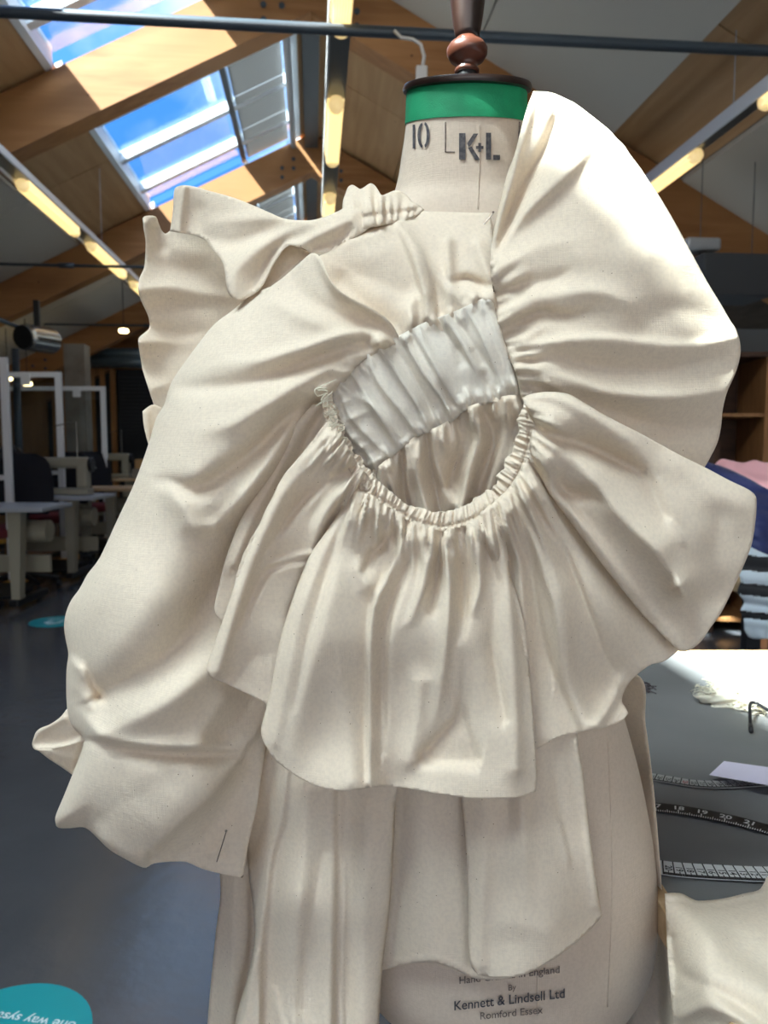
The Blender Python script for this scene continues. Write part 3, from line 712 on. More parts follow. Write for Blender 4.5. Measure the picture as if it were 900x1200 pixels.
for k in range(14):
    c = PF(757+rnd.uniform(-3, 5), 806+rnd.uniform(-7, 7), TZ+.001); mb.tube([c, c+Vector((rnd.gauss(0, .008), rnd.gauss(0, .008), .003)), c+Vector((rnd.gauss(0, .012), rnd.gauss(0, .012), 0))], .0009, 5, False)
o = mb.build('dark_lint', M['dark_stain']); tag(o, 'small tuft of dark lint on the table beside the dress', 'lint', kind='stuff')
# ------------------------------------------------------------------ the dress stand
AX = [ # photo row, axis x px, half width px, half depth m
 (1200, 590, 60, .035), (1194, 589, 100, .060), (1178, 588, 132, .082), (1155, 587, 156, .100), (1125, 586, 172, .111), (1090, 586, 179, .116), (1040, 585, 181, .118), (980, 583, 178, .116), (900, 580, 166, .108),
 (820, 576, 148, .100), (740, 570, 130, .092), (680, 567, 124, .090), (610, 562, 132, .098), (540, 558, 148, .110), (480, 554, 158, .112), (420, 551, 165, .104),
 (360, 549, 172, .090), (310, 548, 178, .078), (280, 547, 170, .070), (262, 546, 140, .066), (248, 546, 108, .062), (232, 546, 88, .058), (215, 545, 80, .057), (190, 545, 75.5, .056), (143, 546, 70, .056), (112, 546.5, 69, .056)]
DX = .722          # the stand's axis is 0.72 m ahead of the camera
AX = [(a, b, c, d*.88) for a, b, c, d in AX]
K = .88
ds = empty('dress_stand', Q(0.11, .722, 0), 'linen covered tailor\'s dress stand with dark wooden neck cap and turned handle', 'dress form')
def dfac(py): return 1/(math.cos(PH)-(float(py)-600)/900*math.sin(PH))
def tilt(py): return float(np.interp(py, [150, 250], [.27, 0]))     # the neck slopes down to the front
def ring_pts(py, ax, hw, hd, seg=64, D=DX):
    c = P(ax, py, D); w = float(hw)/900.0*D*dfac(py); hd = float(hd)
    tl = tilt(py)
    return [c + _r*(w*math.cos(2*math.pi*k/seg)) + (_fh+Vector((0, 0, tl)))*(hd*math.sin(2*math.pi*k/seg)) for k in range(seg)]
def loft_rings(mb, rows, seg=64, caps=True):
    rings = [[mb.bm.verts.new(p) for p in ring_pts(*r, seg=seg)] for r in rows]
    for i in range(len(rings)-1):
        for k in range(seg): mb.bm.faces.new((rings[i][k], rings[i][(k+1) % seg], rings[i+1][(k+1) % seg], rings[i+1][k]))
    if caps: mb.bm.faces.new(rings[0]); mb.bm.faces.new(rings[-1])
AXS = smooth_curve(AX, 96)
mb = MB(); loft_rings(mb, AXS); mb.build('torso', M['linen'], ds, True, 60)
def inter(py):
    a = np.array(AXS); a = a[np.argsort(a[:, 0])]
    return tuple(np.interp(py, a[:, 0], a[:, k]) for k in (1, 2, 3))
def on_form(px, py, off=.0008):
    """point on the front of the stand seen at the pixel"""
    D = DX-.1
    for _ in range(8):
        rw = 523+(py-523)*D/DX; rw -= tilt(rw)*(DX-D)*900/DX; ax, hw, hd = inter(rw); hw = hw+1.3*off/.0008; hd = hd+off*1.5
        xw = (px-450)/900*D*dfac(py) - (ax-450)/900*DX*dfac(rw); w = hw/900*DX*dfac(rw)
        q = max(-1, min(1, xw/w)); D = DX - hd*math.sqrt(max(0, 1-q*q))
    return P(px, py, D)
# green band
mb = MB(); loft_rings(mb, [(146, 545.8, 71.2, .0575*K), (143.5, 546, 71.4, .0577*K), (112, 546.5, 70.6, .0577*K), (107, 546.5, 69.5, .0567*K)], caps=False); mb.build('green_neck_band', M['green'], ds, True)
zc = P(547, 108, DX); zz = zc.z
mb = MB(); mb.lathe([(a_*K, b_*K) for a_, b_ in [(.060, 0), (.0650, .001), (.0658, .004), (.0645, .007), (.058, .008)]], (zc.x, zc.y, zz-.001), 64, Matrix.Rotation(-TH, 3, 'Z') @ Matrix.Rotation(math.atan(.27), 3, 'X')); mb.build('neck_cap', M['walnut'], ds, True, 40)
hb = zz+.0055
hd_ = MB(); hd_.lathe([(a_*K, b_*K) for a_, b_ in [(.0105, 0), (.0105, .012), (.009, .012), (.0085, .0125)]], (zc.x, zc.y, hb), 24); hd_.build('ferrule', M['black_metal'], ds, True, 40)
kb = MB(); kb.lathe([(a_*K, b_*K) for a_, b_ in [(.009, .0), (.0125, .001), (.0125, .004), (.010, .007), (.0115, .011), (.0175, .014), (.0205, .019), (.0208, .024), (.0175, .029), (.0125, .032), (.0115, .034)]], (zc.x, zc.y, hb+.0101), 40)
kn = kb.build('turned_collar', M['copperwood'], ds, True)
nb = MB(); nb.lathe([(a_*K, b_*K) for a_, b_ in [(.0112, 0), (.013, .006), (.0155, .02), (.0185, .045), (.0215, .07), (.022, .09), (.019, .108), (.011, .120), (.003, .124)]], (zc.x, zc.y, hb+.0397), 40)
nb.build('handle', M['walnut'], ds, True)
# centre seam and needle-thin side seams of the cover
def seam(pxs, name='seam', r=.0005):
    MB().tube([on_form(x, y, .0003) for x, y in smooth_curve(pxs, 30)], r, 5).build(name, M['ink2'] if name == 'pencil_line' else M['linen'], ds, True)
seam([(562, 146), (562, 180), (560, 245)]); seam([(712, 860), (716, 960), (717, 1060), (712, 1180)]); seam([(622, 935), (628, 1050), (630, 1190)])
seam([(522, 143), (522, 178)], 'pencil_line', .0005); seam([(522, 178), (533, 178)], 'pencil_line', .0004); seam([(609, 143), (608, 168)], 'pencil_line', .0009)
def stencil(polys, name, m=M['ink']):
    mb = MB()
    for pl in polys: mb.poly([on_form(x, y) for x, y in pl])
    return mb.build(name, m, ds)
def rect(x0, y0, x1, y1, sk=0): return [(x0, y0), (x1, y0), (x1-sk, y1), (x0-sk, y1)]
def arc(cx, cy, rx, ry, t, a0, a1, n=8):
    o_ = [(cx+rx*math.cos(math.radians(a0+(a1-a0)*i/n)), cy+ry*math.sin(math.radians(a0+(a1-a0)*i/n))) for i in range(n+1)]
    i_ = [(cx+(rx-t)*math.cos(math.radians(a0+(a1-a0)*i/n)), cy+(ry-t)*math.sin(math.radians(a0+(a1-a0)*i/n))) for i in range(n+1)]
    return [[o_[i], o_[i+1], i_[i+1], i_[i]] for i in range(n)]
stencil([rect(483.5, 146, 486.3, 174)], 'stencil_digit')
stencil(arc(496, 158.5, 6.8, 15.5, 3.4, 100, 258)+arc(496.6, 158.0, 6.8, 15.5, 3.4, -80, 78), 'stencil_digit')
stencil([rect(538, 156, 545.5, 187)], 'stencil_letter')
stencil([[(547.5, 168), (555, 156.5), (560.5, 156.5), (552, 170), (549, 172)]], 'stencil_letter'); stencil([[(548.5, 173.5), (552.5, 171.5), (562.5, 187), (557, 187.5)]], 'stencil_letter')
stencil([rect(557.8, 171, 566.5, 174.5), rect(560.6, 167.5, 563.8, 171), rect(560.6, 174.5, 563.8, 178)], 'stencil_plus')
stencil([rect(569.5, 155.5, 575.5, 187)], 'stencil_letter'); stencil([rect(578, 181.5, 586, 187.5)], 'stencil_letter')
def stamp(txt, px, py, size, slope=-.11, bold=0.02, m='ink2', sx=1.0):
    place_text(txt, 'stamped_line', M[m], ds, lambda x, y: on_form(px+x*sx, py+slope*x*sx-y, .0012), size, size*bold*.35)
stamp('Hand Crafted in England', 597, 1143, 12, -.11, .03)
stamp('By', 600, 1157.5, 9.5, -.11, .03); stamp('Kennett & Lindsell Ltd', 597, 1172, 15.5, -.115, .035, 'ink', .93); stamp('Romford Essex', 599, 1187.5, 12, -.10, .03)
# stand pole and foot under the torso, hidden by the skirt
cb_ = P(590, 1190, DX)
MB().tube([(cb_.x, cb_.y, .04), (cb_.x, cb_.y, cb_.z+.01)], .018, 14).build('pole', M['walnut'], ds, True)
for k in range(3):
    a = k*2.094+.4; MB().tube([(cb_.x, cb_.y, .07), (cb_.x+.24*math.cos(a), cb_.y+.24*math.sin(a), .02)], [.02, .016], 10).build('leg', M['walnut'], ds, True)
# ------------------------------------------------------------------ cloth: draped sheets with real folds
# A sheet is laid out by its outline and depths; folds are raised or sunk along curves across it.
S = 0.0007
KD = 0.88     # the depths of the dress sheets are listed for a stand 0.82 m away; it stands 0.72 m away
def R_(pts, a, wl, wr=None):
    """fold along pts: height a (mm-ish units of 0.8 mm, toward the viewer; number or values along it), widths left/right of the direction"""
    if wr is None: wr = wl
    return (pts, a, wl, wr)
def _along(v, t):
    v = v if isinstance(v, (tuple, list)) else (v, v)
    return np.interp(t, np.linspace(0, 1, len(v)), v)
def seg_dist(X, Y, poly):
    """distance, signed side and parameter of the nearest point on a polyline"""
    p = np.array(poly, float); d = np.diff(p, axis=0); L = np.hypot(d[:, 0], d[:, 1])+1e-9; acc = np.concatenate([[0], np.cumsum(L)]); tot = acc[-1]
    best = np.full(X.shape, 1e18); side = np.zeros(X.shape); par = np.zeros(X.shape)
    for i in range(len(d)):
        rx, ry = X-p[i, 0], Y-p[i, 1]
        t = np.clip((rx*d[i, 0]+ry*d[i, 1])/L[i]**2, 0, 1)
        ex, ey = rx-t*d[i, 0], ry-t*d[i, 1]; q = ex*ex+ey*ey
        m = q < best
        best = np.where(m, q, best); side = np.where(m, d[i, 0]*ry-d[i, 1]*rx, side); par = np.where(m, (acc[i]+t*L[i])/tot, par)
    return np.sqrt(best), np.sign(side), par
def fold_field(X, Y, folds):
    Z = np.zeros(X.shape)
    for pts, a, wl, wr in folds:
        c = smooth_curve(pts, 14) if len(pts) > 2 else pts
        x0, x1 = min(p[0] for p in c), max(p[0] for p in c); y0, y1 = min(p[1] for p in c), max(p[1] for p in c)
        W_ = 3.2*max(np.max(wl), np.max(wr))
        k = (X > x0-W_) & (X < x1+W_) & (Y > y0-W_) & (Y < y1+W_)
        if not k.any(): continue
        d, s, t = seg_dist(X[k], Y[k], c)
        w = np.where(s > 0, _along(wr, t), _along(wl, t))
        q = d/np.maximum(w, .5); Z[k] += _along(a, t)*np.exp(-((q*q+.03)**.78-.065))
    return Z
def tps(ctrl, X, Y):
    c = np.array(ctrl, float); sc = 200.0; x, y, z = c[:, 0]/sc, c[:, 1]/sc, c[:, 2]; n = len(c)
    def phi(r2): return 0.5*r2*np.log(r2+1e-12)
    A = np.zeros((n+3, n+3)); A[:n, :n] = phi((x[:, None]-x)**2+(y[:, None]-y)**2)+np.eye(n)*1e-4
    A[:n, n] = 1; A[:n, n+1] = x; A[:n, n+2] = y; A[n:, :n] = A[:n, n:].T
    w = np.linalg.solve(A, np.concatenate([z, [0, 0, 0]]))
    xs, ys = X/sc, Y/sc; out = w[n]+w[n+1]*xs+w[n+2]*ys
    for i in range(n): out = out+w[i]*phi((xs-x[i])**2+(ys-y[i])**2)
    return out
def outline_curve(pts, g):
    """closed smooth outline; points with a third entry are sharp corners"""
    n = len(pts); cs = [i for i, p in enumerate(pts) if len(p) > 2]
    P2 = [(p[0], p[1]) for p in pts]; out = []
    def dens(c):
        c = np.array(c, float); L = np.concatenate([[0], np.cumsum(np.hypot(*np.diff(c, axis=0).T))]); m = max(1, int(round(L[-1]/g)))
        t = np.linspace(0, L[-1], m+1); return list(zip(np.interp(t, L, c[:, 0]), np.interp(t, L, c[:, 1])))
    if not cs: c = smooth_curve(P2, n*8, True); c.append(c[0]); return dens(c)[:-1]
    for a, b in zip(cs, cs[1:]+[cs[0]+n]):
        seg = [P2[i % n] for i in range(a, b+1)]
        c = smooth_curve(seg, (len(seg)-1)*8) if len(seg) > 2 else seg
        out += dens(c)[:-1]
    return out
def gath(seam, target, n, amp, w0, w1, seed=1, ln=(.3, .9), jit=.35, neg=False, bend=0):
    """gathering: folds fanning from a stitched seam toward a target line, dying out at different lengths"""
    rnd = random.Random(seed); a = smooth_curve(seam, 60) if len(seam) > 2 else [tuple(np.array(seam[0])+(np.array(seam[1])-np.array(seam[0]))*i/60) for i in range(61)]
    b = smooth_curve(target, 60) if len(target) > 2 else [tuple(np.array(target[0])+(np.array(target[1])-np.array(target[0]))*i/60) for i in range(61)]
    def at(c, t):
        t = max(0, min(1, t))*(len(c)-1); i = min(int(t), len(c)-2); k = t-i; return np.array(c[i])*(1-k)+np.array(c[i+1])*k
    out = []
    for i in range(n):
        t = (i+.5+rnd.uniform(-jit, jit))/n; s = at(a, t); e = at(b, t+rnd.uniform(-jit, jit)*.6/n); L = rnd.uniform(*ln)
        e = s+(e-s)*L; mid = (s+e)/2; nn = np.array([-(e-s)[1], (e-s)[0]])*rnd.uniform(-1, 1)*.05*(1+bend)
        h = 1.35*amp*rnd.uniform(.5, 1.35)*(-1 if neg else 1)
        ww = rnd.uniform(.8, 1.25)
        out.append(([tuple(s), tuple(mid+nn), tuple(e)], (h*.75, h, h*.1), (w0*ww, w1*ww), (w0*ww*.7, w1*ww*1.1)))
    return out
def inside(X, Y, poly):
    p = np.array(poly); r = np.zeros(X.shape, bool); n = len(p)
    for i in range(n):
        x1, y1 = p[i]; x2, y2 = p[(i+1) % n]
        c = ((y1 > Y) != (y2 > Y)) & (X < (x2-x1)*(Y-y1)/((y2-y1) if y2 != y1 else 1e-9)+x1); r ^= c
    return r
FA = 1.4
def cloth(name, outline, depth, folds, m, parent, g=3.4, roll=(), back=None, thick=.0007, wav=1.0, bands=None, kd=KD, jag=0, fa=1.0):
    oc = outline_curve(outline, g)
    if jag:
        rj = random.Random(len(oc)); oc = [(x+rj.gauss(0, jag), y+rj.gauss(0, jag)) for x, y in oc]
    A = np.array(oc)
    x0, y0 = A.min(0); x1, y1 = A.max(0)
    xs = np.arange(x0, x1, g); ys = np.arange(y0, y1, g*.866); GX, GY = np.meshgrid(xs, ys); GX = GX+(np.arange(len(ys)) % 2)[:, None]*g*.5
    GX, GY = GX.ravel(), GY.ravel(); k = inside(GX, GY, oc); GX, GY = GX[k], GY[k]
    d, _, _ = seg_dist(GX, GY, oc+[oc[0]]); k = d > g*.55; GX, GY = GX[k], GY[k]
    nb = len(oc); vs = [Vector((float(x), float(y))) for x, y in oc]+[Vector((float(x), float(y))) for x, y in zip(GX, GY)]
    r = delaunay_2d_cdt(vs, [(i, (i+1) % nb) for i in range(nb)], [list(range(nb))], 1, 1e-5)
    V = np.array([(v.x, v.y) for v in r[0]]); F = [tuple(f) for f in r[2]]
    X, Y = V[:, 0], V[:, 1]
    D = tps(depth, X, Y)*kd
    Z = fa*FA*fold_field(X, Y, folds)
    rs = np.random.RandomState(abs(hash(name)) % 1000 if False else len(oc))
    for q in range(7):   # faint unevenness of hand-draped cotton
        a_ = rs.uniform(0, 6.28); f_ = rs.uniform(.02, .16); Z += wav*rs.uniform(.3, .8)*min(1, .05/f_)*np.sin((X*math.cos(a_)+Y*math.sin(a_))*f_+rs.uniform(0, 6.28))
    for e, Rr, h in roll:
        dd, _, _ = seg_dist(X, Y, smooth_curve(e, 30) if len(e) > 2 else e)
        q = np.clip(1-dd/Rr, 0, 1); Z -= h*(1-np.sqrt(1-q*q*.999))
    D = D - Z*S
    pl = Vector(parent.get('_w', (0, 0, 0))) if parent is not None else Vector((0, 0, 0))
    co = [P(x, y, dd)-pl for x, y, dd in zip(X, Y, D)]
    faces = [f for f in F]
    if back:
        bd, _, _ = seg_dist(X, Y, oc+[oc[0]]); on = bd < 1e-3; idx = {}
        Rb = back[1]; q = np.clip(1-bd/Rb, 0, 1); Db = np.maximum(D+.003, D+Z*S+.03*np.minimum(1, bd/6)+back[0]*np.sqrt(1-q*q))
        for i in range(len(X)):
            if on[i]: idx[i] = i
            else: idx[i] = len(co); co.append(P(X[i], Y[i], max(Db[i], D[i]+.002))-pl)
        faces += [tuple(idx[i] for i in f[::-1]) for f in F if not all(on[i] for i in f)]
    me = bpy.data.meshes.new(name); me.from_pydata([tuple(c) for c in co], [], faces); me.update()
    bm = bmesh.new(); bm.from_mesh(me); bmesh.ops.recalc_face_normals(bm, faces=bm.faces)
    if not back:
        s_ = sum((f.normal.dot(f.calc_center_median()+pl-Vector((0, 0, CAMZ))) for f in bm.faces))
        if s_ > 0: bmesh.ops.reverse_faces(bm, faces=bm.faces)
    bm.to_mesh(me); bm.free()
    for p in me.polygons: p.use_smooth = True
    me.materials.append(m); o = bpy.data.objects.new(name, me); COL.objects.link(o)
    if parent is not None: o.parent = parent; o['_w'] = parent.get('_w')
    if bands:
        for mm in bands[0]: me.materials.append(mm)
        for p, f in zip(me.polygons, faces[:len(F)]*2): p.material_index = bands[1](float(np.mean([X[i] for i in f if i < len(X)] or [0])), float(np.mean([Y[i] for i in f if i < len(X)] or [0])))
    if not back:
        md = o.modifiers.new('thickness', 'SOLIDIFY'); md.thickness = thick; md.offset = -1
    return o
# ------------------------------------------------------------------ the ruffled calico dress pinned to the stand
C = M['calico']
dr = empty('ruffled_dress', Q(0.05, .65, .45), 'cream calico ruffled dress toile pinned on the dress stand, with puffed sleeve and flounces', 'dress')
# --- back of the skirt, seen at the right behind the stand
cloth('skirt_back', [(640, 790, 1), (745, 790), (756, 850), (765, 920), (772, 1000), (777, 1070), (783, 1130), (790, 1200), (800, 1330), (812, 1440, 1), (640, 1440, 1)],
      [(640, 790, .95), (700, 900, .925), (750, 900, .865), (765, 920, .825), (777, 1070, .81), (700, 1100, .93), (755, 1100, .87), (790, 1200, .79), (740, 1250, .84), (640, 1440, .95), (720, 1400, .84), (810, 1440, .78)],
      [R_([(768, 960), (772, 1100), (775, 1250)], (0, -6, -10), 5, 9), R_([(745, 1160), (738, 1250), (735, 1400)], 12, 16, 20)], C, dr)
# --- skirt front, long drapes at left
cloth('skirt_side_drape', [(240, 930, 1), (340, 900, 1), (345, 1440, 1), (225, 1440, 1), (243, 1200), (252, 1100), (258, 1030)],
      [(240, 930, .80), (258, 1030, .79), (300, 1050, .765), (243, 1240, .78), (300, 1300, .76), (225, 1440, .78), (340, 1440, .76)],
      [R_([(275, 1000), (270, 1200), (262, 1440)], 9, 16), R_([(297, 1030), (296, 1110), (283, 1180), (270, 1300)], -10, 6, 5)], C, dr)
cloth('skirt_left_drape', [(303, 860, 1), (470, 860, 1), (464, 940), (458, 1050), (448, 1140), (442, 1250), (436, 1440, 1), (240, 1440, 1), (262, 1290), (275, 1200), (290, 1145), (298, 1100), (296, 1060), (291, 1020), (290, 980), (299, 930), (306, 890)],
      [(303, 860, .725), (290, 1000, .73), (297, 1110, .722), (275, 1200, .72), (240, 1440, .72), (340, 900, .70), (350, 1050, .69), (400, 1000, .695), (430, 1000, .688), (450, 1100, .70), (470, 860, .70), (350, 1250, .69), (430, 1300, .69), (440, 1440, .70)],
      [R_([(337, 900), (330, 960), (318, 1000), (311, 1060), (305, 1110), (303, 1200), (300, 1440)], (5, 11, 8), 3.5, 26),
       R_([(318, 900), (308, 960), (292, 1005)], -4, 8), R_([(300, 1120), (290, 1180), (280, 1240)], 5, 5, 9),
       R_([(360, 930), (352, 1040), (345, 1150), (345, 1440)], 7, 16, 26), R_([(380, 1000), (364, 1080), (352, 1180)], -3, 14, 10),
       R_([(397, 925), (397, 1040), (394, 1200), (393, 1440)], (-7, -13, -13), 14, 4), R_([(404, 930), (403, 1060), (400, 1200), (400, 1440)], (4, 9, 9), 3.5, 22),
       R_([(432, 940), (428, 1060), (424, 1200), (420, 1440)], 4, 14, 12), R_([(322, 1160), (328, 1190), (335, 1210)], 2.5, 3, 5)], C, dr, fa=1.25, roll=[([(464, 940), (458, 1050), (448, 1140), (442, 1250), (436, 1440)], 14, 10), ([(291, 1020), (297, 1110), (275, 1200), (240, 1440)], 8, 4)])
# --- under layer lying flat on the stand, with its double hem line
cloth('underlayer', [(440, 860, 1), (620, 860, 1), (612, 1000), (600, 1147, 1), (575, 1148), (558, 1147), (543, 1141), (528, 1134), (505, 1128), (485, 1129), (465, 1133), (440, 1139, 1)],
      [(440, 860, .712), (440, 1139, .722), (500, 950, .697), (500, 1127, .694), (560, 1000, .692), (600, 1147, .692), (620, 860, .695)],
      [R_([(470, 900), (466, 1000), (458, 1130)], -7, 12, 16), R_([(545, 940), (548, 1050), (552, 1135)], -2.5, 9, 6), R_([(500, 940), (503, 1040), (507, 1120)], 3, 16, 20),
       R_([(442, 1130), (470, 1125), (505, 1121), (530, 1128), (556, 1140)], .9, 1.6, 3.5)], C, dr, wav=.6)
# --- middle tier
cloth('middle_tier', [(530, 790, 1), (680, 790, 1), (677, 860), (684, 910), (690, 963), (697, 1020), (702, 1050), (705.5, 1073, 1), (696, 1085), (677, 1103), (655, 1120), (636, 1132), (620, 1140), (603, 1145), (585, 1146), (570, 1144.5), (558, 1140), (551, 1128), (549, 1100), (549, 1070), (547, 1004), (541, 939), (532, 870)],
      [(530, 790, .69), (680, 790, .69), (541, 939, .685), (549, 1080, .683), (560, 1140, .680), (610, 1000, .664), (603, 1145, .664), (660, 1050, .668), (705, 1073, .69), (690, 963, .688), (620, 850, .675)],
      [R_([(565, 900), (567, 1000), (562, 1130)], 6, 10, 26), R_([(612, 930), (614, 1000), (618, 1050)], (6, 5, 1), 9, 13), R_([(596, 930), (592, 980)], (-4, -1), 10),
       R_([(648, 880), (658, 960), (672, 1020)], (-3, -5, -1), 12, 9), R_([(656, 965), (666, 1008)], 3, 2.5, 6), R_([(676, 870), (688, 960), (701, 1060)], 6, 14, 6), R_([(600, 1080), (640, 1090)], 3, 18)],
      C, dr, roll=[([(677, 860), (690, 963), (705, 1073)], 6, 5)])
# --- right flounce
cloth('right_flounce', [(556, 600, 1), (582, 585), (604, 560), (620, 525), (640, 520, 1), (672, 590), (700, 640), (740, 690), (800, 758, 1), (780, 774), (763, 779), (751, 787), (741, 796), (734, 806), (730, 814), (729, 822), (733, 829), (736.5, 836, 1), (728, 845), (708, 853), (692, 856), (676, 859), (664, 861), (650, 866), (638, 873), (626, 880), (610, 886, 1), (575, 800), (560, 700)],
      [(556, 600, .672), (620, 525, .668), (640, 520, .675), (700, 640, .685), (800, 758, .690), (736, 836, .69), (700, 750, .678), (650, 700, .668), (650, 866, .670), (610, 886, .680), (570, 740, .69), (730, 810, .70)],
      gath([(560, 603), (585, 588), (606, 562), (622, 528)], [(600, 880), (660, 860), (730, 830), (795, 760)], 30, 5.2, 2.0, 5.5, 4, (.12, .42))
      + [R_([(596, 585), (612, 615), (624, 680), (636, 751), (655, 805), (676, 858)], (3, -3, -7, -6, -5), 6, 14), R_([(606, 575), (624, 625), (640, 680), (651, 719), (655, 770), (650, 800)], (6, 8, 7, 2), 15, 4),
         R_([(620, 590), (645, 650), (662, 720), (668, 800), (690, 850)], (4, 6, 6, 7, 6), 14, 16), R_([(640, 585), (668, 660), (693, 725), (708, 765), (722, 790)], (2, -3, -6, -4, -1), 4, 7),
         R_([(650, 590), (690, 670), (722, 730), (745, 780)], (5, 8, 7), 14, 24), R_([(655, 570), (700, 640), (740, 700), (782, 745)], (-6, -8, -8, -8), 12, 12),
         R_([(604, 620), (612, 700), (620, 780), (626, 860)], (5, 5, 6, 6), 8, 10), R_([(700, 850), (718, 820), (728, 800)], 5, 9, 7), R_([(600, 640), (592, 700)], -5, 9)], C, dr, fa=1.25, g=2.5)
# --- upper right ruffle, standing up beside the neck
seamE = [(575, 306), (578, 340), (584, 380), (592, 403), (599, 422), (607, 443), (613, 470)]
cloth('shoulder_ruffle', [(625, 107, 1), (640, 107.5), (651, 110), (664, 116), (677, 123), (703, 143), (715, 153), (723, 162), (732, 171), (740, 183), (750, 196), (760, 211), (777, 237), (800, 277), (827, 327), (845, 357), (856, 376), (862, 385), (866.5, 397), (868, 412), (865, 428), (860, 442), (852, 460), (847, 480), (845, 500), (841, 518), (833, 535), (825, 549, 1), (790, 560, 1), (720, 540), (660, 520), (612, 474, 1), (605, 440), (595, 416), (588, 398), (580, 370), (577, 340), (575, 320), (574.5, 303), (576, 285), (580, 262), (587, 233), (594, 205), (603, 180), (610, 153), (617, 128)],
      [(625, 107, .735), (580, 262, .722), (575, 310, .705), (590, 400, .690), (612, 474, .682), (650, 300, .690), (680, 200, .700), (660, 120, .725), (740, 183, .705), (760, 300, .680), (800, 277, .698), (720, 420, .680), (860, 385, .700), (868, 412, .703), (800, 460, .688), (825, 545, .71), (720, 540, .70)],
      gath(seamE, [(660, 180), (790, 260), (860, 350), (865, 430), (800, 540)], 24, 5.0, 2.4, 9, 9, (.08, .34))
      + [R_([(625, 112), (612, 160), (598, 215), (583, 270), (577, 300)], (5, 8, 9, 6), 6, 10),
         R_([(660, 112), (640, 170), (618, 210), (598, 250), (579, 300)], (-2, -7, -12, -13, -6), 9, 7),
         R_([(704, 160), (668, 200), (640, 226), (610, 256), (590, 290), (580, 320)], (0, 6, 8, 7, 5), 7, 22),
         R_([(700, 280), (650, 285), (608, 300), (582, 322)], (1, 3, 4, 3), 14, 18),
         R_([(680, 300), (655, 325), (610, 335), (582, 345)], (1, -4, -4, -3), 12, 10),
         R_([(738, 356), (700, 342), (660, 345), (615, 352), (586, 372)], (2, 5, 4, 4, 3), 12, 11),
         R_([(690, 365), (660, 370), (630, 366), (600, 385), (590, 398)], (-2, -7, -8, -8, -4), 12, 6),
         R_([(862, 393), (820, 404), (780, 404), (720, 397), (670, 398), (630, 405), (598, 410)], (4, 7, 6, 7, 8, 7, 3), 26, 5),
         R_([(840, 420), (780, 432), (720, 432), (670, 426), (625, 424)], (-2, -5, -7, -7, -6), 14, 18),
         R_([(858, 455), (800, 466), (740, 464), (700, 458), (660, 444), (625, 432), (606, 428)], (3, 6, 7, 7, 7, 8, 5), 11, 12),
         R_([(840, 500), (780, 500), (720, 484), (680, 470)], (-2, -5, -6, -4), 16, 14), R_([(665, 462), (640, 448), (612, 445)], (3, 8, 7), 6, 8),
         R_([(650, 130), (690, 150), (720, 180)], 4, 20), R_([(800, 300), (745, 230)], 3, 26), R_([(840, 375), (790, 365), (750, 385)], -3, 18)],
      C, dr, fa=1.25, roll=[([(625, 107), (603, 180), (580, 262), (575, 303)], 7, 7)])
# --- lower right ruffle
cloth('side_ruffle', [(612, 466, 1), (625, 461), (645, 459), (667, 462), (688, 474), (710, 487), (735, 500), (760, 513), (800, 535), (825, 547), (853, 562), (872, 571), (882, 577), (886.5, 584), (886.5, 598), (885, 614), (883, 628), (880, 641), (874, 657), (867, 673), (853, 703), (844, 720), (833, 735), (823, 750), (813, 759), (804, 763), (796, 763, 1), (775, 743), (750, 717), (730, 692), (710, 667), (688, 638), (667, 610), (654, 592), (643, 577), (634, 560), (627, 545), (620, 527, 1), (622, 510), (626, 497), (618, 482)],
      [(612, 466, .672), (620, 527, .664), (700, 482, .660), (760, 513, .664), (825, 547, .672), (886, 584, .668), (885, 614, .665), (853, 703, .668), (796, 763, .678), (750, 717, .676), (667, 610, .668), (700, 540, .655), (780, 640, .650), (820, 620, .655)],
      gath([(613, 470), (624, 490), (626, 510), (620, 530)], [(840, 550), (886, 600), (860, 700), (790, 765)], 11, 5, 2.6, 9, 12, (.10, .32))
      + [R_([(618, 468), (650, 466), (690, 484), (735, 516), (760, 545)], (8, 11, 12, 9, 2), 10, 22),
         R_([(620, 495), (645, 508), (680, 520), (710, 532), (735, 545), (748, 553)], (-5, -10, -13, -15, -16, -9), 11, 11),
         R_([(624, 512), (650, 520), (680, 545), (712, 585), (740, 618), (770, 645), (797, 684)], (5, 6, 9, 11, 11, 12, 12), 15, 17),
         R_([(795, 688), (800, 694)], 7, 9, 7), R_([(760, 565), (775, 600), (800, 632)], (-5, -5, -2), 10, 12), R_([(786, 612), (801, 634)], 3, 3, 5),
         R_([(648, 560), (664, 578), (692, 582), (706, 590)], (-4, -8, -8, -2), 9, 7), R_([(622, 530), (640, 548), (655, 580), (690, 625), (740, 690), (790, 745)], (7, 9, 9, 5, 3, 2), 5, 14),
         R_([(750, 720), (775, 690), (786, 660)], -3, 24), R_([(850, 700), (838, 660), (845, 610)], -3, 18), R_([(765, 735), (800, 720), (835, 700)], -3, 20), R_([(800, 545), (835, 575), (865, 590)], 4, 22)],
      C, dr, fa=1.35)
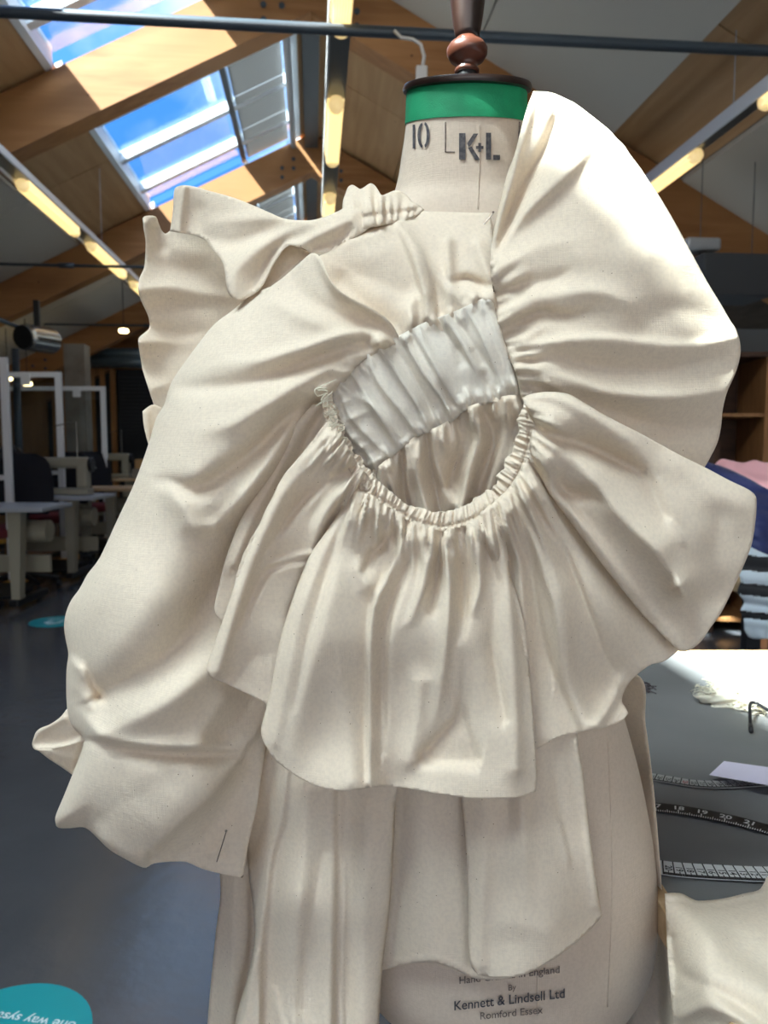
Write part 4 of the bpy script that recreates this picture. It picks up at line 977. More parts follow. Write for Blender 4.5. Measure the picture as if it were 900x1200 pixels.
# --- sleeve ruffle behind: back sheet with wavy edge
cloth('back_ruffle', [(167, 256, 1), (169, 253.5), (176, 252.5), (183, 254), (186, 262), (189, 270), (194, 274), (199, 270, 1), (240, 270, 1), (330, 280, 1), (350, 380, 1), (260, 500, 1), (200, 520, 1), (186, 505), (181, 478), (176, 462), (171, 446), (167, 432), (164.5, 418), (162.5, 404), (162.5, 396), (168, 391), (175, 384), (174.5, 374), (172, 366), (167, 356), (163, 345), (162, 333), (164.5, 323), (169, 313), (170.5, 297), (171, 281), (168.5, 267)],
      [(167, 256, .835), (193, 274, .845), (240, 275, .84), (162, 340, .83), (200, 400, .85), (300, 350, .84), (162, 400, .83), (180, 470, .83), (260, 450, .84), (200, 520, .83)],
      [R_([(170, 262), (172, 300)], (6, 3), 7), R_([(184, 268), (190, 290)], -6, 7), R_([(163, 340), (200, 338), (240, 345), (290, 350)], (7, 5, 3, 1), 9, 7), R_([(172, 364), (200, 358), (250, 362)], (-6, -5, -1), 9), R_([(175, 382), (210, 394), (245, 388)], (-7, -5, -1), 9, 6),
       R_([(164, 402), (200, 400), (230, 398)], (9, 6, 1), 9), R_([(165, 425), (190, 440), (215, 440)], (-3, -3, 0), 12), R_([(178, 455), (190, 450)], 5, 12), R_([(205, 290), (240, 300), (260, 320)], 3, 16), R_([(170, 300), (190, 310), (230, 318)], -4, 14)], C, dr)
cloth('back_ruffle_tail', [(167, 482, 1), (173, 477), (180, 474), (190, 478, 1), (190, 540, 1), (178, 528), (171, 510), (168, 496)], [(167, 482, .79), (190, 478, .80), (190, 540, .79), (170, 510, .785)], [R_([(170, 484), (174, 520)], 4, 5)], C, dr)
# its folded-over front lobes
cloth('ruffle_fold', [(199, 271, 1), (201.5, 255), (203, 240), (203.5, 228), (205, 220.5), (211, 217.5), (219, 217), (233, 220), (247, 224), (262, 228), (275, 232), (288, 237), (300, 242), (316, 249), (333, 256), (352, 258), (370, 257), (395, 248), (415, 240), (438, 262, 1), (420, 276), (400, 285), (388, 293), (375, 297), (364, 296, 1), (357, 292), (350, 289), (344, 287), (339, 287, 1), (333, 291), (328, 297), (320, 310), (314, 322), (309, 332), (303, 340), (295, 346), (286, 350.5), (280, 352), (274, 350.5), (270, 347), (267, 342), (265, 334), (264, 325), (263, 316), (261, 308), (256, 300), (250, 294), (245, 287), (240, 281), (225, 275), (212, 273)],
      [(203, 228, .81), (199, 271, .815), (225, 218, .80), (240, 281, .79), (300, 242, .775), (264, 325, .755), (280, 350, .745), (303, 340, .745), (333, 256, .755), (339, 287, .735), (370, 290, .725), (415, 240, .742), (430, 262, .728), (360, 262, .74)],
      [R_([(217, 219), (214, 245), (211, 272)], (6, 7, 7), 3, 8), R_([(206, 225), (204, 268)], 3, 5), R_([(232, 245), (236, 275)], -3, 9),
       R_([(250, 262), (280, 257), (320, 255), (352, 259)], (2, 5, 6, 3), 9, 9), R_([(240, 235), (300, 248)], (1, 2), 12), R_([(248, 282), (275, 284), (310, 274), (345, 264)], (-3, -7, -7, -4), 9, 10),
       R_([(272, 340), (277, 315), (300, 293), (330, 274), (360, 262), (400, 250)], (5, 9, 10, 9, 8, 4), 9, 13), R_([(298, 338), (306, 318), (320, 296), (336, 282), (362, 276)], (-3, -10, -12, -9, -3), 9, 6),
       R_([(345, 288), (370, 276), (400, 262), (415, 250)], (7, 8, 7, 5), 7, 9), R_([(368, 292), (392, 284), (412, 272)], (-5, -6, -3), 7), R_([(414, 258), (418, 266), (416, 274)], (5, 6, 5), 4, 6)], C, dr)
cloth('ruffle_underside', [(302, 342, 1), (312, 324), (326, 298), (339, 286), (364, 296, 1), (350, 309), (332, 325), (315, 338)], [(302, 342, .757), (339, 286, .756), (364, 296, .745), (320, 335, .75)], [R_([(310, 335), (340, 300)], -4, 7), R_([(340, 292), (330, 315)], 2, 5)], C, dr)
# --- collar frill
fr = [(401, 245, 1), (402, 235), (405, 226), (408, 219), (413, 216.5), (418, 219), (422, 221.5), (427, 219), (432, 215.5), (436, 215), (440, 218), (443, 222.5), (447, 228.5), (454, 226.5), (461, 223.5), (467, 223.5), (472, 225.5), (478, 230), (483, 236), (491, 240), (497, 245.5, 1), (486, 254), (468, 260), (449, 264), (425, 269), (410, 274, 1), (404, 258)]
cloth('collar_frill', fr, [(401, 245, .745), (413, 216, .765), (436, 215, .765), (447, 228, .755), (472, 225, .76), (497, 246, .748), (450, 264, .727), (410, 272, .728), (430, 245, .735)],
      gath([(408, 270), (430, 264), (452, 260), (490, 251)], [(398, 225), (420, 205), (450, 205), (490, 225)], 13, 5, 2.4, 5, 21, (.5, 1.0), .3) + [R_([(410, 258), (440, 252), (485, 247)], -3, 3)], C, dr, g=2.2)
# --- bodice
cloth('bodice', [(496, 247.5, 1), (520, 248), (548, 249), (574.5, 249.5, 1), (577, 270), (578, 300), (580, 340), (584, 362, 1), (560, 372, 1), (500, 395), (460, 412), (425, 400, 1), (395, 352), (375, 322), (374, 300, 1), (386, 294), (410, 276), (440, 262), (470, 253)],
      [(496, 247, .748), (574, 249, .745), (577, 300, .715), (582, 350, .699), (520, 300, .718), (500, 370, .698), (450, 330, .703), (420, 290, .722), (386, 300, .722), (400, 350, .710), (450, 400, .698), (450, 262, .735)],
      [R_([(468, 266), (480, 290), (492, 325), (499, 350), (501, 372)], (3, 6, 8, 9, 8), 14, 4), R_([(476, 272), (496, 300), (514, 325), (526, 345), (530, 366)], (4, 6, 6, 5, 2), 4, 10), R_([(500, 300), (512, 335), (512, 365)], (-2, -6, -8), 7),
       R_([(524, 284), (526, 315), (530, 338), (542, 362)], (5, 6, 6, 4), 7, 4), R_([(534, 290), (537, 315)], -2, 9), R_([(560, 287), (566, 305), (573, 325), (576, 350)], (5, 6, 5, 4), 8, 6), R_([(530, 330), (548, 327), (562, 333), (573, 336)], (-3, -7, -7, -3), 5, 5), R_([(545, 345), (562, 348), (576, 352)], 4, 7),
       R_([(410, 280), (440, 276), (462, 262)], 4, 7, 12), R_([(398, 286), (430, 268), (470, 256), (492, 252)], (-3, -3, -2, -1), 3, 3), R_([(400, 330), (420, 350), (450, 380)], -5, 16),
       R_([(420, 320), (455, 335), (480, 345)], -3, 18, 12), R_([(430, 300), (460, 290)], 3, 16), R_([(478, 365), (485, 350)], 4, 8), R_([(540, 262), (545, 280)], 2, 14), R_([(505, 262), (515, 275)], 2, 12)]
      + gath([(470, 398), (500, 382), (540, 368), (580, 352)], [(470, 290), (500, 280), (540, 270), (570, 260)], 8, 4, 2.5, 6, 5, (.12, .3)), C, dr, fa=1.4, wav=1.2)
# --- grey gathered panel
pt = [(388, 463), (393, 450), (402, 437), (420, 422), (440, 408), (470, 392), (497, 378), (530, 366), (560, 352), (577, 345)]
pb = [(441, 556), (452, 543), (466, 530), (480, 520), (493, 510), (510, 505), (530, 494), (548, 480), (568, 474), (590, 468), (611, 464)]
cloth('gathered_panel', [(*pt[0], 1)]+pt[1:-1]+[(*pt[-1], 1), (580, 362), (588, 388), (596, 415), (605, 442), (612, 466, 1)]+pb[::-1][1:-1]+[(441, 556, 1), (427, 545), (413, 528), (402, 510), (394, 490)],
      [(388, 463, .694), (420, 422, .690), (500, 378, .692), (577, 345, .694), (612, 466, .692), (441, 556, .697), (500, 440, .683), (560, 420, .684), (450, 490, .687), (530, 494, .692), (480, 520, .694), (405, 515, .695)],
      [R_([(410, 432), (428, 462), (452, 500), (470, 526)], (4, 6, 7, 4), 7, 3.5), R_([(396, 456), (412, 490), (440, 520), (458, 536)], (3, 6, 6, 3), 8, 3.5), R_([(392, 476), (406, 505), (430, 530), (444, 548)], (4, 5, 5, 3), 5, 3), R_([(404, 455), (440, 478), (462, 505), (478, 520)], (2, 5, 6, 3), 4, 9),
       R_([(430, 418), (446, 452), (476, 490), (492, 512)], (4, 6, 7, 4), 8, 3), R_([(446, 408), (470, 446), (492, 480), (503, 508)], (5, 6, 7, 4), 6, 3), R_([(458, 402), (478, 430), (500, 470), (512, 506)], (-2, -5, -6, -4), 5), R_([(470, 394), (496, 436), (520, 470), (530, 492)], (5, 5, 7, 4), 5, 2.6),
       R_([(484, 386), (504, 420), (526, 460), (545, 484)], (5, 8, 7, 4), 10, 2.6), R_([(520, 370), (540, 400), (560, 440), (568, 472)], (5, 5, 5, 3), 10, 4), R_([(508, 374), (530, 402), (556, 435)], (-4, -3, -1), 4, 3), R_([(545, 360), (566, 396), (584, 440), (590, 466)], (5, 6, 5, 4), 13, 4), R_([(528, 367), (552, 400), (578, 440)], (-4, -4, -1), 4, 4),
       R_([(566, 352), (580, 385), (594, 420), (603, 452)], (3, 5, 4, 3), 8, 5), R_([(556, 412), (564, 425)], -3, 5), R_([(536, 410), (540, 425)], -3, 6), R_([(520, 455), (528, 470)], -4, 6), R_([(566, 440), (574, 458)], -4, 5)]
      + gath(pt, pb, 26, 3.0, 2.0, 3.5, 31, (.08, .22), .4) + gath(pb, pt, 24, 3.6, 2.2, 4, 33, (.08, .25), .4) + gath([(392, 470), (404, 512), (438, 552)], [(480, 440), (500, 470), (520, 500)], 6, 2.5, 2.5, 5, 8, (.2, .5)), M['panel'], dr, fa=1.2, g=2.4, wav=.8)
# --- gathers inside the opening, below the panel
cloth('inner_gathers', [(436, 552, 1), (452, 539), (466, 526), (480, 516), (493, 506), (510, 501), (530, 490), (548, 477), (568, 470), (590, 464), (615, 462, 1), (634, 500), (622, 548), (595, 600), (560, 622, 1), (500, 628), (455, 605), (438, 580, 1)],
      [(436, 552, .694), (480, 516, .692), (548, 477, .690), (615, 462, .690), (622, 548, .694), (560, 622, .702), (500, 628, .702), (438, 580, .70), (530, 560, .703), (580, 530, .700), (470, 570, .702)],
      gath([(440, 552), (480, 520), (520, 500), (560, 476), (612, 464)], [(440, 640), (490, 640), (535, 640), (575, 620), (640, 560)], 15, 6, 3.0, 6, 17, (.15, .5), .3)
      + [R_([(450, 545), (458, 565), (466, 590)], (9, 11, 9), 8, 6), R_([(482, 522), (489, 555), (500, 600)], (10, 13, 11), 8, 6), R_([(470, 530), (474, 580), (484, 610)], (-6, -10, -8), 5), R_([(507, 508), (512, 545), (530, 590)], (8, 8, 6), 7, 7), R_([(500, 512), (508, 560), (516, 600)], (-6, -9, -8), 5),
         R_([(552, 482), (562, 510), (550, 550), (540, 600)], (11, 14, 13, 11), 10, 6), R_([(536, 490), (540, 520), (526, 570)], (-7, -10, -10), 7), R_([(566, 485), (578, 520), (562, 570), (560, 600)], (-7, -9, -8, -6), 7), R_([(590, 470), (592, 510), (578, 550), (570, 590)], (7, 7, 6, 5), 12, 7), R_([(598, 470), (612, 495), (600, 540)], (8, 8, 5), 7)], C, dr, fa=1.2, g=2.5)
# --- puffed sleeve
slv = [(317, 336, 1), (300, 342.5), (285, 353), (272, 364), (250, 381), (231, 405), (214, 428), (200, 450), (192, 475), (183, 490), (173, 523), (157, 567), (137, 610), (117, 653), (103, 672), (93, 690), (83, 704), (77, 719), (75, 734), (77, 750), (80, 766), (78, 783), (77.5, 802), (78, 822), (80, 840), (86, 853), (95, 862, 1), (99, 867, 1), (95, 882), (85, 907), (75, 932), (65.5, 955), (65, 964), (68, 970), (82, 970.5), (98, 969.5), (108, 976), (118, 986), (130, 997), (142, 1004), (153, 1010), (163, 1015), (171, 1017), (180, 1012), (198, 1010), (217, 1010), (232, 1016), (243, 1020), (264, 1025), (285, 1029, 1), (288, 1010), (291, 990), (296, 968), (301, 945), (307, 905), (312, 870), (316, 830), (330, 760), (352, 690), (392, 600), (400, 540), (392, 480), (398, 458, 1), (412, 436), (430, 420), (470, 400, 1), (462, 384), (455, 375), (443, 366), (430, 358), (414, 350), (397, 339), (389, 330), (383, 319), (378, 306), (372, 298, 1), (364, 297), (350, 309), (332, 325)]
sl_sil = [(p_[0], p_[1]) for p_ in slv[1:36]]
cloth('puffed_sleeve', slv,
      [(317, 336, .735), (250, 381, .735), (200, 450, .722), (173, 523, .712), (137, 610, .705), (77, 719, .705), (78, 822, .70), (65, 964, .690), (170, 1017, .680), (285, 1029, .690), (310, 880, .700), (330, 760, .705), (370, 650, .708), (395, 480, .703), (430, 420, .694), (470, 400, .692), (430, 358, .690), (383, 319, .700), (340, 400, .680), (280, 450, .672), (230, 560, .655), (170, 700, .645), (120, 740, .66), (220, 850, .650), (170, 930, .650), (120, 930, .66), (240, 950, .668), (270, 720, .69), (300, 620, .695)],
      gath([(398, 458), (415, 434), (440, 415), (470, 400)], [(240, 560), (230, 480), (300, 380), (390, 330)], 8, 6, 3, 11, 41, (.12, .4))
      + [R_([(468, 392), (450, 374), (430, 361), (400, 344), (386, 325), (376, 302)], (5, 8, 9, 9, 6), 5, 12),
         R_([(455, 392), (425, 380), (400, 372), (360, 350), (345, 325)], (-4, -6, -5, -2), 12, 12),
         R_([(440, 395), (412, 392), (385, 382), (350, 368), (315, 352)], (4, 5, 6, 6, 4), 14, 12),
         R_([(448, 400), (432, 388), (400, 394), (345, 412), (300, 424), (262, 426)], (5, 9, 11, 9, 5, 2), 14, 8),
         R_([(425, 402), (380, 418), (330, 436), (285, 450), (240, 455), (205, 453)], (-6, -9, -9, -8, -9, -5), 10, 14),
         R_([(418, 425), (385, 432), (345, 455), (305, 480), (270, 498), (235, 505)], (6, 10, 10, 8, 6, 2), 13, 15),
         R_([(385, 465), (345, 485), (305, 520), (270, 548), (230, 572), (192, 562)], (-4, -9, -11, -12, -12, -5), 14, 9),
         R_([(365, 470), (340, 500), (312, 545), (285, 582), (255, 615)], (4, 9, 11, 11, 3), 15, 9), R_([(200, 575), (215, 595), (222, 612)], (5, 7, 6), 16, 12), R_([(235, 620), (250, 618)], 4, 10, 8),
         R_([(375, 480), (350, 530), (320, 580), (290, 625), (262, 665), (225, 730), (180, 780), (120, 812)], (-6, -9, -10, -9, -9, -9, -9, -8), 26, 15),
         R_([(170, 560), (150, 640), (115, 700)], 5, 26), R_([(210, 640), (160, 730), (110, 780)], (3, 5, 4), 34, 30),
         R_([(100, 775), (108, 800), (118, 817)], (-2, -8, -10), 6, 5), R_([(90, 785), (93, 808), (104, 826)], (6, 8, 6), 9), R_([(80, 770), (98, 788), (112, 808)], 4, 4, 8),
         R_([(117, 860), (150, 846), (195, 824), (240, 790), (290, 745)], (8, 12, 13, 11, 5), 26, 22), R_([(88, 830), (105, 848), (117, 862)], (4, 5, 7), 9),
         R_([(112, 868), (150, 877), (190, 883), (240, 884), (272, 885)], (-6, -9, -9, -9, -4), 4, 11), R_([(130, 870), (180, 873), (230, 874), (265, 878)], (3, 4, 4, 2), 7, 4),
         R_([(232, 870), (245, 845), (262, 820)], 4, 14), R_([(276, 895), (250, 928), (215, 960), (185, 987), (165, 1008)], (8, 14, 16, 14, 9), 6, 70), R_([(292, 905), (268, 942), (235, 985), (205, 1005)], (-5, -9, -10, -8), 24, 16),
         R_([(100, 880), (92, 915), (78, 950)], 6, 18), R_([(98, 966), (140, 945), (190, 915)], -3, 26), R_([(250, 1000), (262, 985), (266, 970)], 2.5, 5), R_([(264, 975), (263, 1000)], -2.5, 3), R_([(180, 1008), (176, 1000)], -4, 5),
         R_([(300, 800), (290, 830), (262, 860)], -6, 20)],
      C, dr, g=3.6, fa=1.35, roll=[(sl_sil, 34, 38), ([(68, 970), (98, 970), (130, 997), (171, 1017)], 12, 12), ([(285, 1029), (291, 990), (307, 905), (314, 850)], 5, 3)], back=(.10, 70))
cloth('cuff_frill', [(39, 866, 1), (37.5, 872), (40, 878), (47, 880), (58, 879.5), (75, 876), (100, 869, 1), (103, 900, 1), (86, 908, 1), (72, 898), (58, 889), (46, 881), (40, 876), (38, 868), (42, 858), (50, 853), (58, 849), (68, 842), (78, 832, 1), (92, 850, 1)][:6]+[(100, 869, 1), (92, 850, 1), (78, 831, 1), (70, 841), (58, 849), (48, 853), (42, 858)],
      [(39, 866, .735), (78, 832, .72), (100, 869, .715), (58, 879, .725)], [R_([(45, 868), (70, 868), (95, 862)], -5, 8), R_([(42, 866), (50, 856), (75, 842)], 4, 4), R_([(44, 878), (75, 874), (98, 867)], 4, 3)], C, dr, g=2.4)
cloth('cuff_frill_under', [(44, 879, 1), (75, 875), (101, 868, 1), (104, 896, 1), (86, 909, 1), (72, 899), (58, 890)], [(44, 879, .727), (101, 868, .717), (86, 909, .735), (104, 896, .73)], [R_([(60, 882), (92, 890)], 3, 6), R_([(97, 872), (88, 900)], -3, 3)], C, dr, g=2.4)
# --- left flounces
cloth('left_flounce_under', [(366, 474, 1), (352, 490), (340, 506), (328, 532), (317, 553), (300, 580), (283, 607), (272, 634), (263, 660), (257, 685), (252, 706), (251.5, 714), (254, 722), (259, 728, 1), (290, 740), (330, 640), (400, 540, 1), (388, 480)],
      [(366, 474, .688), (317, 553, .682), (252, 712, .668), (259, 728, .668), (300, 700, .672), (400, 540, .69), (340, 600, .680)],
      [R_([(372, 478), (350, 505), (330, 545), (300, 600), (275, 660)], (4, 5, 5, 4), 5, 12), R_([(376, 485), (362, 515), (345, 550), (325, 600)], (-5, -7, -7, -6), 7), R_([(384, 485), (372, 520), (356, 560)], 5, 4)], C, dr)
cloth('left_flounce', [(392, 478, 1), (384, 490), (374, 506), (363, 520), (355, 530), (344, 543), (333, 556), (325, 570), (319, 583), (311, 598), (304, 614), (288, 644), (280, 665), (274, 687), (266, 712), (257, 738), (250, 757), (243.5, 776), (242.5, 784), (245, 791), (252, 796), (262, 800), (277, 807), (294, 815), (310, 823, 1), (330, 850), (350, 800, 1), (380, 690), (415, 620), (448, 578, 1), (438, 566), (424, 548), (410, 528), (400, 505)],
      [(392, 478, .682), (355, 530, .672), (319, 583, .664), (274, 687, .655), (243, 780, .650), (310, 823, .652), (340, 820, .655), (400, 620, .672), (448, 578, .672), (410, 528, .674), (350, 640, .668), (310, 740, .655)],
      gath([(394, 486), (404, 512), (420, 540), (442, 572)], [(250, 640), (245, 730), (270, 800), (330, 830)], 26, 5.0, 2.0, 5, 14, (.10, .36))
      + [R_([(400, 530), (370, 540), (345, 562), (322, 600), (296, 660), (272, 730), (256, 785)], (4, 5, 7, 9, 10, 10, 9), 9, 17),
         R_([(412, 550), (385, 564), (352, 590), (330, 618), (318, 640)], (-4, -7, -8, -7, -3), 5, 9), R_([(420, 560), (396, 580), (378, 610), (366, 650)], (5, 7, 7, 4), 7, 8),
         R_([(362, 656), (335, 660), (312, 672), (296, 700), (282, 735)], (-4, -6, -5, -4, -2), 4, 16), R_([(362, 648), (335, 655), (312, 662)], (5, 5, 3), 10, 3), R_([(322, 625), (318, 650)], 3, 9),
         R_([(425, 570), (400, 605), (372, 660), (350, 720)], (-7, -9, -9, -8), 9, 9), R_([(280, 790), (300, 770)], -4, 16)], C, dr, fa=1.25, g=2.5, roll=[([(333, 556), (304, 614), (274, 687), (243, 780)], 7, 6)])
# --- front flounce
cloth('front_flounce', [(408, 574, 1), (404, 584), (400, 594), (393, 607), (380, 626), (365, 647), (356, 667), (348, 687), (339, 713), (331, 738), (324, 770), (318.5, 801), (312, 830), (306.5, 850), (306.5, 862), (310, 872), (319, 887), (331, 898), (350, 911), (370, 921), (388, 925.5), (405, 927.5), (420, 925), (436, 922.5), (450, 921.5), (463, 922), (484, 925), (506, 929), (530, 933), (557, 936), (580, 936.5), (603, 935), (617, 932), (628.5, 927, 1), (628.5, 895), (626.5, 863), (624, 828), (621, 793), (618, 765), (615, 735), (608, 705), (599, 677), (596, 655), (592, 632), (585, 612), (580, 594, 1), (569, 602), (557, 608), (541, 614), (525, 618), (509, 618), (494, 614), (482, 609), (470, 602), (452, 591), (436, 580), (421, 572)],
      [(408, 574, .672), (365, 647, .662), (318, 801, .648), (307, 862, .648), (331, 898, .645), (405, 927, .632), (460, 922, .648), (506, 929, .640), (557, 936, .636), (603, 935, .640), (628, 927, .652), (621, 793, .660), (599, 677, .668), (580, 594, .674), (494, 614, .668), (436, 580, .668), (400, 750, .638), (540, 750, .645), (460, 800, .655), (590, 850, .648)],
      gath([(412, 574), (440, 582), (470, 602), (494, 614), (525, 618), (557, 608), (580, 596)], [(330, 860), (400, 900), (460, 900), (500, 900), (540, 900), (590, 900), (640, 880)], 46, 5.0, 1.9, 4.6, 23, (.07, .26), .3)
      + [R_([(428, 590), (412, 625), (392, 680), (372, 760), (352, 830), (340, 880)], (3, 6, 8, 8, 7, 5), 24, 22), R_([(404, 600), (378, 650), (352, 720), (336, 800), (322, 870)], (4, 4, 3, 3), 9, 10), R_([(400, 620), (378, 690), (360, 760), (345, 830)], (-2, -4, -3, -1), 5, 7),
         R_([(473, 612), (457, 628), (440, 646), (428, 668)], (-3, -8, -10, -5), 7, 6), R_([(430, 686), (422, 668)], 5, 10, 12), R_([(484, 616), (468, 645), (450, 685), (438, 712), (434, 760), (433, 840), (433, 918)], (5, 7, 9, 9, 9, 8, 6), 20, 3),
         R_([(490, 622), (480, 655), (466, 690), (452, 730), (448, 800), (448, 880)], (-5, -8, -10, -10, -8, -4), 6, 17), R_([(400, 800), (410, 860), (415, 915)], (3, 5, 7), 26, 18), R_([(448, 900), (458, 920)], -5, 16),
         R_([(508, 622), (502, 660), (492, 700), (480, 730)], (6, 8, 6, 2), 6, 7), R_([(517, 622), (513, 665), (505, 715)], (-5, -8, -4), 5), R_([(530, 622), (527, 680), (524, 740), (516, 812), (510, 850)], (6, 9, 7, 6, 1), 7, 9),
         R_([(541, 620), (543, 660), (545, 705), (540, 745)], (-5, -9, -9, -3), 6, 9), R_([(557, 615), (561, 660), (562, 690), (554, 715)], (6, 8, 7, 3), 6, 5), R_([(570, 606), (578, 640), (580, 680)], (-5, -7, -2), 6),
         R_([(575, 604), (588, 640), (594, 680), (600, 740), (604, 820), (606, 900)], (5, 6, 6, 6, 5, 5), 9, 14), R_([(578, 700), (578, 755), (584, 800), (592, 842)], (-2, -5, -5, -3), 5, 9),
         R_([(545, 760), (540, 830), (520, 860), (495, 884)], (0, -3, -6, -6), 12, 5), R_([(488, 884), (505, 888), (530, 890), (556, 892), (566, 894)], (0, -5, -7, -5, 0), 30, 8), R_([(558, 890), (545, 850), (530, 800)], (-3, -3, -1), 12, 5), R_([(494, 800), (488, 850), (480, 890)], 4, 12, 14)],
      C, dr, fa=1.3, g=2.5, roll=[([(404, 590), (365, 647), (331, 738), (307, 850)], 8, 8), ([(621, 793), (599, 677), (585, 612)], 7, 5)])
# --- pleated header along the stitch line
cloth('front_header', [(404, 556, 1), (420, 556), (434, 560), (444, 564), (456, 574), (470, 586), (480, 592.5), (488, 594), (497, 596), (508, 600), (518, 599), (530, 597.5), (541, 594), (552, 589), (556, 583), (565, 580), (570, 574), (578, 575, 1), (588, 588, 1), (580, 599), (569, 606), (557, 612), (541, 618), (525, 622), (509, 622), (494, 618), (482, 613), (470, 606), (452, 595), (436, 584), (421, 577), (404, 574, 1)],
      [(404, 556, .672), (404, 574, .667), (444, 564, .672), (440, 582, .664), (490, 595, .674), (494, 616, .663), (541, 594, .674), (541, 616, .664), (578, 575, .676), (588, 588, .668)],
      gath([(408, 576), (440, 584), (470, 604), (494, 616), (525, 620), (557, 610), (586, 590)], [(402, 540), (450, 552), (484, 580), (508, 585), (530, 584), (550, 572), (576, 566)], 46, 3.0, 1.2, 1.7, 44, (.6, 1.1), .3)
      + [R_([(408, 573), (440, 580), (470, 600), (494, 612), (525, 616), (557, 606), (584, 588)], -3.0, 1.8)], C, dr, g=1.5, wav=.4, jag=.45)
cloth('right_header', [(574, 584, 1), (577, 572), (583, 566), (582, 556), (590, 549), (592, 538), (600, 530), (603, 515), (608, 505), (606, 492), (612, 478), (615, 467, 1), (625, 476, 1), (629, 498), (626, 520), (618, 546), (606, 572), (590, 596, 1)],
      [(574, 584, .676), (590, 549, .678), (603, 515, .678), (612, 478, .676), (625, 476, .668), (626, 520, .662), (606, 572, .662), (590, 596, .664)],
      gath([(588, 594), (604, 570), (617, 544), (625, 520), (627, 498), (622, 478)], [(560, 566), (572, 548), (582, 528), (590, 508), (594, 490), (604, 470)], 40, 3.0, 1.2, 1.8, 47, (.5, 1.1), .3) + [R_([(592, 580), (606, 556), (616, 530), (620, 505), (618, 482)], -2.6, 1.7)], C, dr, g=1.5, wav=.4, jag=.45)
cloth('left_header', [(378, 474, 1), (380, 462), (388, 456), (391, 470), (397, 480), (396, 492), (404, 500), (404, 512), (412, 518), (414, 530), (424, 536), (427, 546), (436, 552), (444, 566, 1), (432, 576, 1), (418, 562), (404, 542), (392, 520), (383, 498)],
      [(378, 474, .682), (388, 456, .690), (397, 480, .685), (412, 518, .682), (436, 552, .680), (432, 576, .665), (404, 542, .668), (383, 498, .676)],
      gath([(378, 478), (386, 504), (398, 530), (414, 556), (432, 574)], [(404, 460), (412, 488), (422, 508), (440, 532), (450, 556)], 32, 3.2, 1.2, 1.8, 51, (.5, 1.1), .3) + [R_([(382, 478), (390, 502), (402, 528), (420, 552), (438, 570)], -2.6, 1.7)], C, dr, g=1.5, wav=.4, jag=.45)
# --- loose gathering threads and pins
mb = MB(); rnd = random.Random(3)
for k in range(16):
    t = k/15; x, y = 378+t*22, 454+t*70; D = (.664+.004*rnd.random())*KD
    pts = [P(x+rnd.gauss(0, 5), y+rnd.gauss(0, 5), D+rnd.gauss(0, .002)) for _ in range(6)]
    mb.tube([Vector(p) for p in smooth_curve([tuple(p) for p in pts], 26)], .00035, 5, False)
o = mb.build('gathering_threads', M['thread'], dr, True)
for (a, b) in (((578, 250), (566, 264)), ((577, 329), (579, 342)), ((265, 975), (254, 1010))):
    D = {578: .737, 577: .694, 265: .648}[a[0]]
    D *= KD
    n_ = empty('dress_pin', P(*a, D), {578: 'steel pin at the right end of the bodice top edge', 577: 'steel pin in the seam above the grey panel', 265: 'long steel pin in the lower corner of the puffed sleeve'}[a[0]], 'pin')
    MB().tube([P(*a, D), P(*b, D)], .00045, 6).build('shaft', M['pin'], n_); MB().lathe([(.0003, 0), (.001, .0006), (.001, .0012), (.0003, .0018)], P(*a, D), 10).build('head', M['pin'], n_)
# ------------------------------------------------------------------ folded cloth on the work table, clothes heaped on the bench
o = cloth('folded_cloth', [(779, 1047, 1), (788, 1046), (799, 1047), (811, 1053), (820, 1055.5), (847, 1053), (872, 1047), (889, 1043), (896, 1034), (905, 1024), (970, 1000, 1), (970, 1330, 1), (800, 1330, 1), (792, 1230), (787, 1180), (782, 1110)],
      [(779, 1047, .672), (811, 1053, .678), (847, 1053, .688), (905, 1024, .735), (970, 1000, .785), (850, 1075, .655), (900, 1060, .672), (800, 1090, .632), (784, 1090, .650), (900, 1120, .597), (850, 1120, .592), (815, 1115, .598), (826, 1150, .562), (806, 1155, .59), (838, 1100, .605), (790, 1130, .618), (797, 1200, .60), (830, 1200, .56), (870, 1200, .535), (900, 1200, .52), (970, 1200, .51), (970, 1330, .45), (860, 1330, .50), (800, 1330, .62)],
      [R_([(780, 1056), (800, 1056), (818, 1064), (835, 1063), (870, 1056), (900, 1050)], -2.5, 1.6, 1.6), R_([(800, 1060), (840, 1110), (900, 1165)], 8, 16, 22), R_([(850, 1070), (900, 1110)], 5, 18), R_([(790, 1130), (805, 1145), (840, 1160), (900, 1200)], -7, 12, 9), R_([(800, 1190), (830, 1180), (870, 1195), (900, 1215)], 8, 14, 9), R_([(788, 1100), (795, 1160)], -5, 5)],
      C, None, kd=1, roll=[([(786, 1100), (791, 1180), (797, 1230), (800, 1330)], 10, 6)], wav=1.2)
tag(o, 'folded cream cloth lying over the near corner of the grey work table', 'cloth')
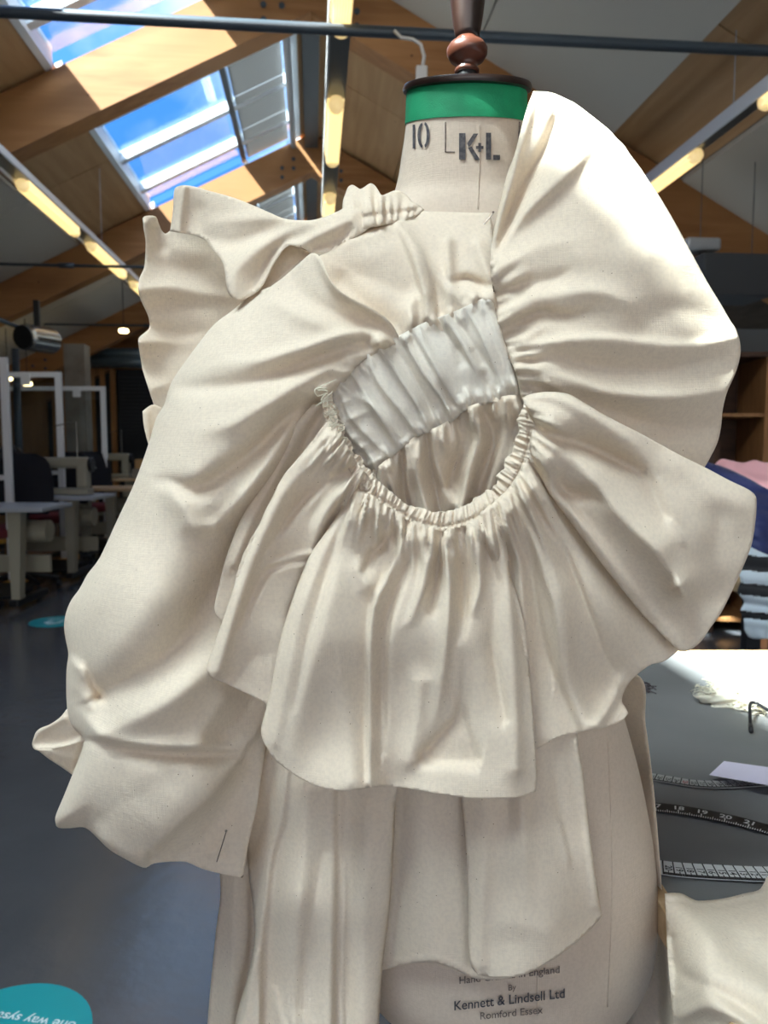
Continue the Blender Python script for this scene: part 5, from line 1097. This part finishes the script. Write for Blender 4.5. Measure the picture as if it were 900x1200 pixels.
o = cloth('pink_garment', [(836, 546, 1), (845, 538), (858, 540), (872, 542), (884, 539), (900, 542), (940, 538), (1000, 545, 1), (1010, 640, 1), (930, 620), (880, 590)],
      [(836, 546, 2.62), (880, 542, 2.66), (1000, 545, 2.72), (930, 590, 2.55), (1010, 640, 2.6)], [R_([(850, 545), (890, 556), (930, 560)], -10, 5), R_([(860, 548), (900, 568)], 12, 6), R_([(890, 542), (940, 552)], 10, 6)], M['pink'], None, kd=1, g=3, back=(.10, 60), wav=4)
tag(o, 'pink cloth on top of the garment heap at the right edge', 'clothes')
q = [R_([(x0-40, 540+k*19), (x0+20, 556+k*19), (x0+140, 580+k*19)], -9, 2.2) for k in range(9) for x0 in (860,)]
o = cloth('navy_quilted_coat', [(806, 528, 1), (826, 540), (845, 546), (862, 553), (880, 562), (900, 573), (960, 600), (1010, 625, 1), (1000, 700, 1), (930, 690), (905, 668), (892, 660), (880, 644), (868, 630), (845, 600), (815, 560)],
      [(806, 528, 2.58), (880, 562, 2.55), (1010, 625, 2.58), (1000, 700, 2.42), (880, 644, 2.40), (900, 610, 2.40)], q+[R_([(850, 560), (880, 600), (890, 640)], 14, 14), R_([(900, 590), (915, 650)], -12, 9)], M['navy'], None, kd=1, g=3, back=(.12, 60), wav=5)
tag(o, 'navy blue quilted coat in the garment heap beside the right ruffle', 'clothes')
def band(x, y):
    t = (y-(x-870)*.10)
    for a, b in ((640, 650), (668, 683), (697, 716), (724, 762)):
        if a <= t < b: return 1
    return 0
o = cloth('striped_jumper', [(862, 630, 1), (900, 650), (960, 660), (1000, 670, 1), (1000, 760, 1), (950, 756), (905, 749), (890, 749), (878, 747), (872, 738, 1), (871, 724), (867, 716), (872, 705), (864, 694), (868, 680), (864, 668), (872, 655), (862, 640)],
      [(862, 630, 2.38), (1000, 670, 2.36), (1000, 760, 2.32), (875, 745, 2.32), (865, 690, 2.30), (930, 700, 2.26)], [R_([(866, 684), (920, 690), (990, 700)], -14, 5), R_([(866, 706), (920, 714), (990, 724)], -14, 5), R_([(870, 662), (930, 668)], -12, 5), R_([(872, 722), (930, 730)], -12, 4)]
      + gath([(870, 738), (1000, 752)], [(870, 752), (1000, 768)], 22, 4, 2, 3, 3, (.6, 1)), M['knit_black'], None, kd=1, g=2.6, back=(.07, 60), wav=3, bands=([M['knit_white']], band))
tag(o, 'black and pale striped knitted jumper hanging at the bottom of the garment heap', 'clothes')
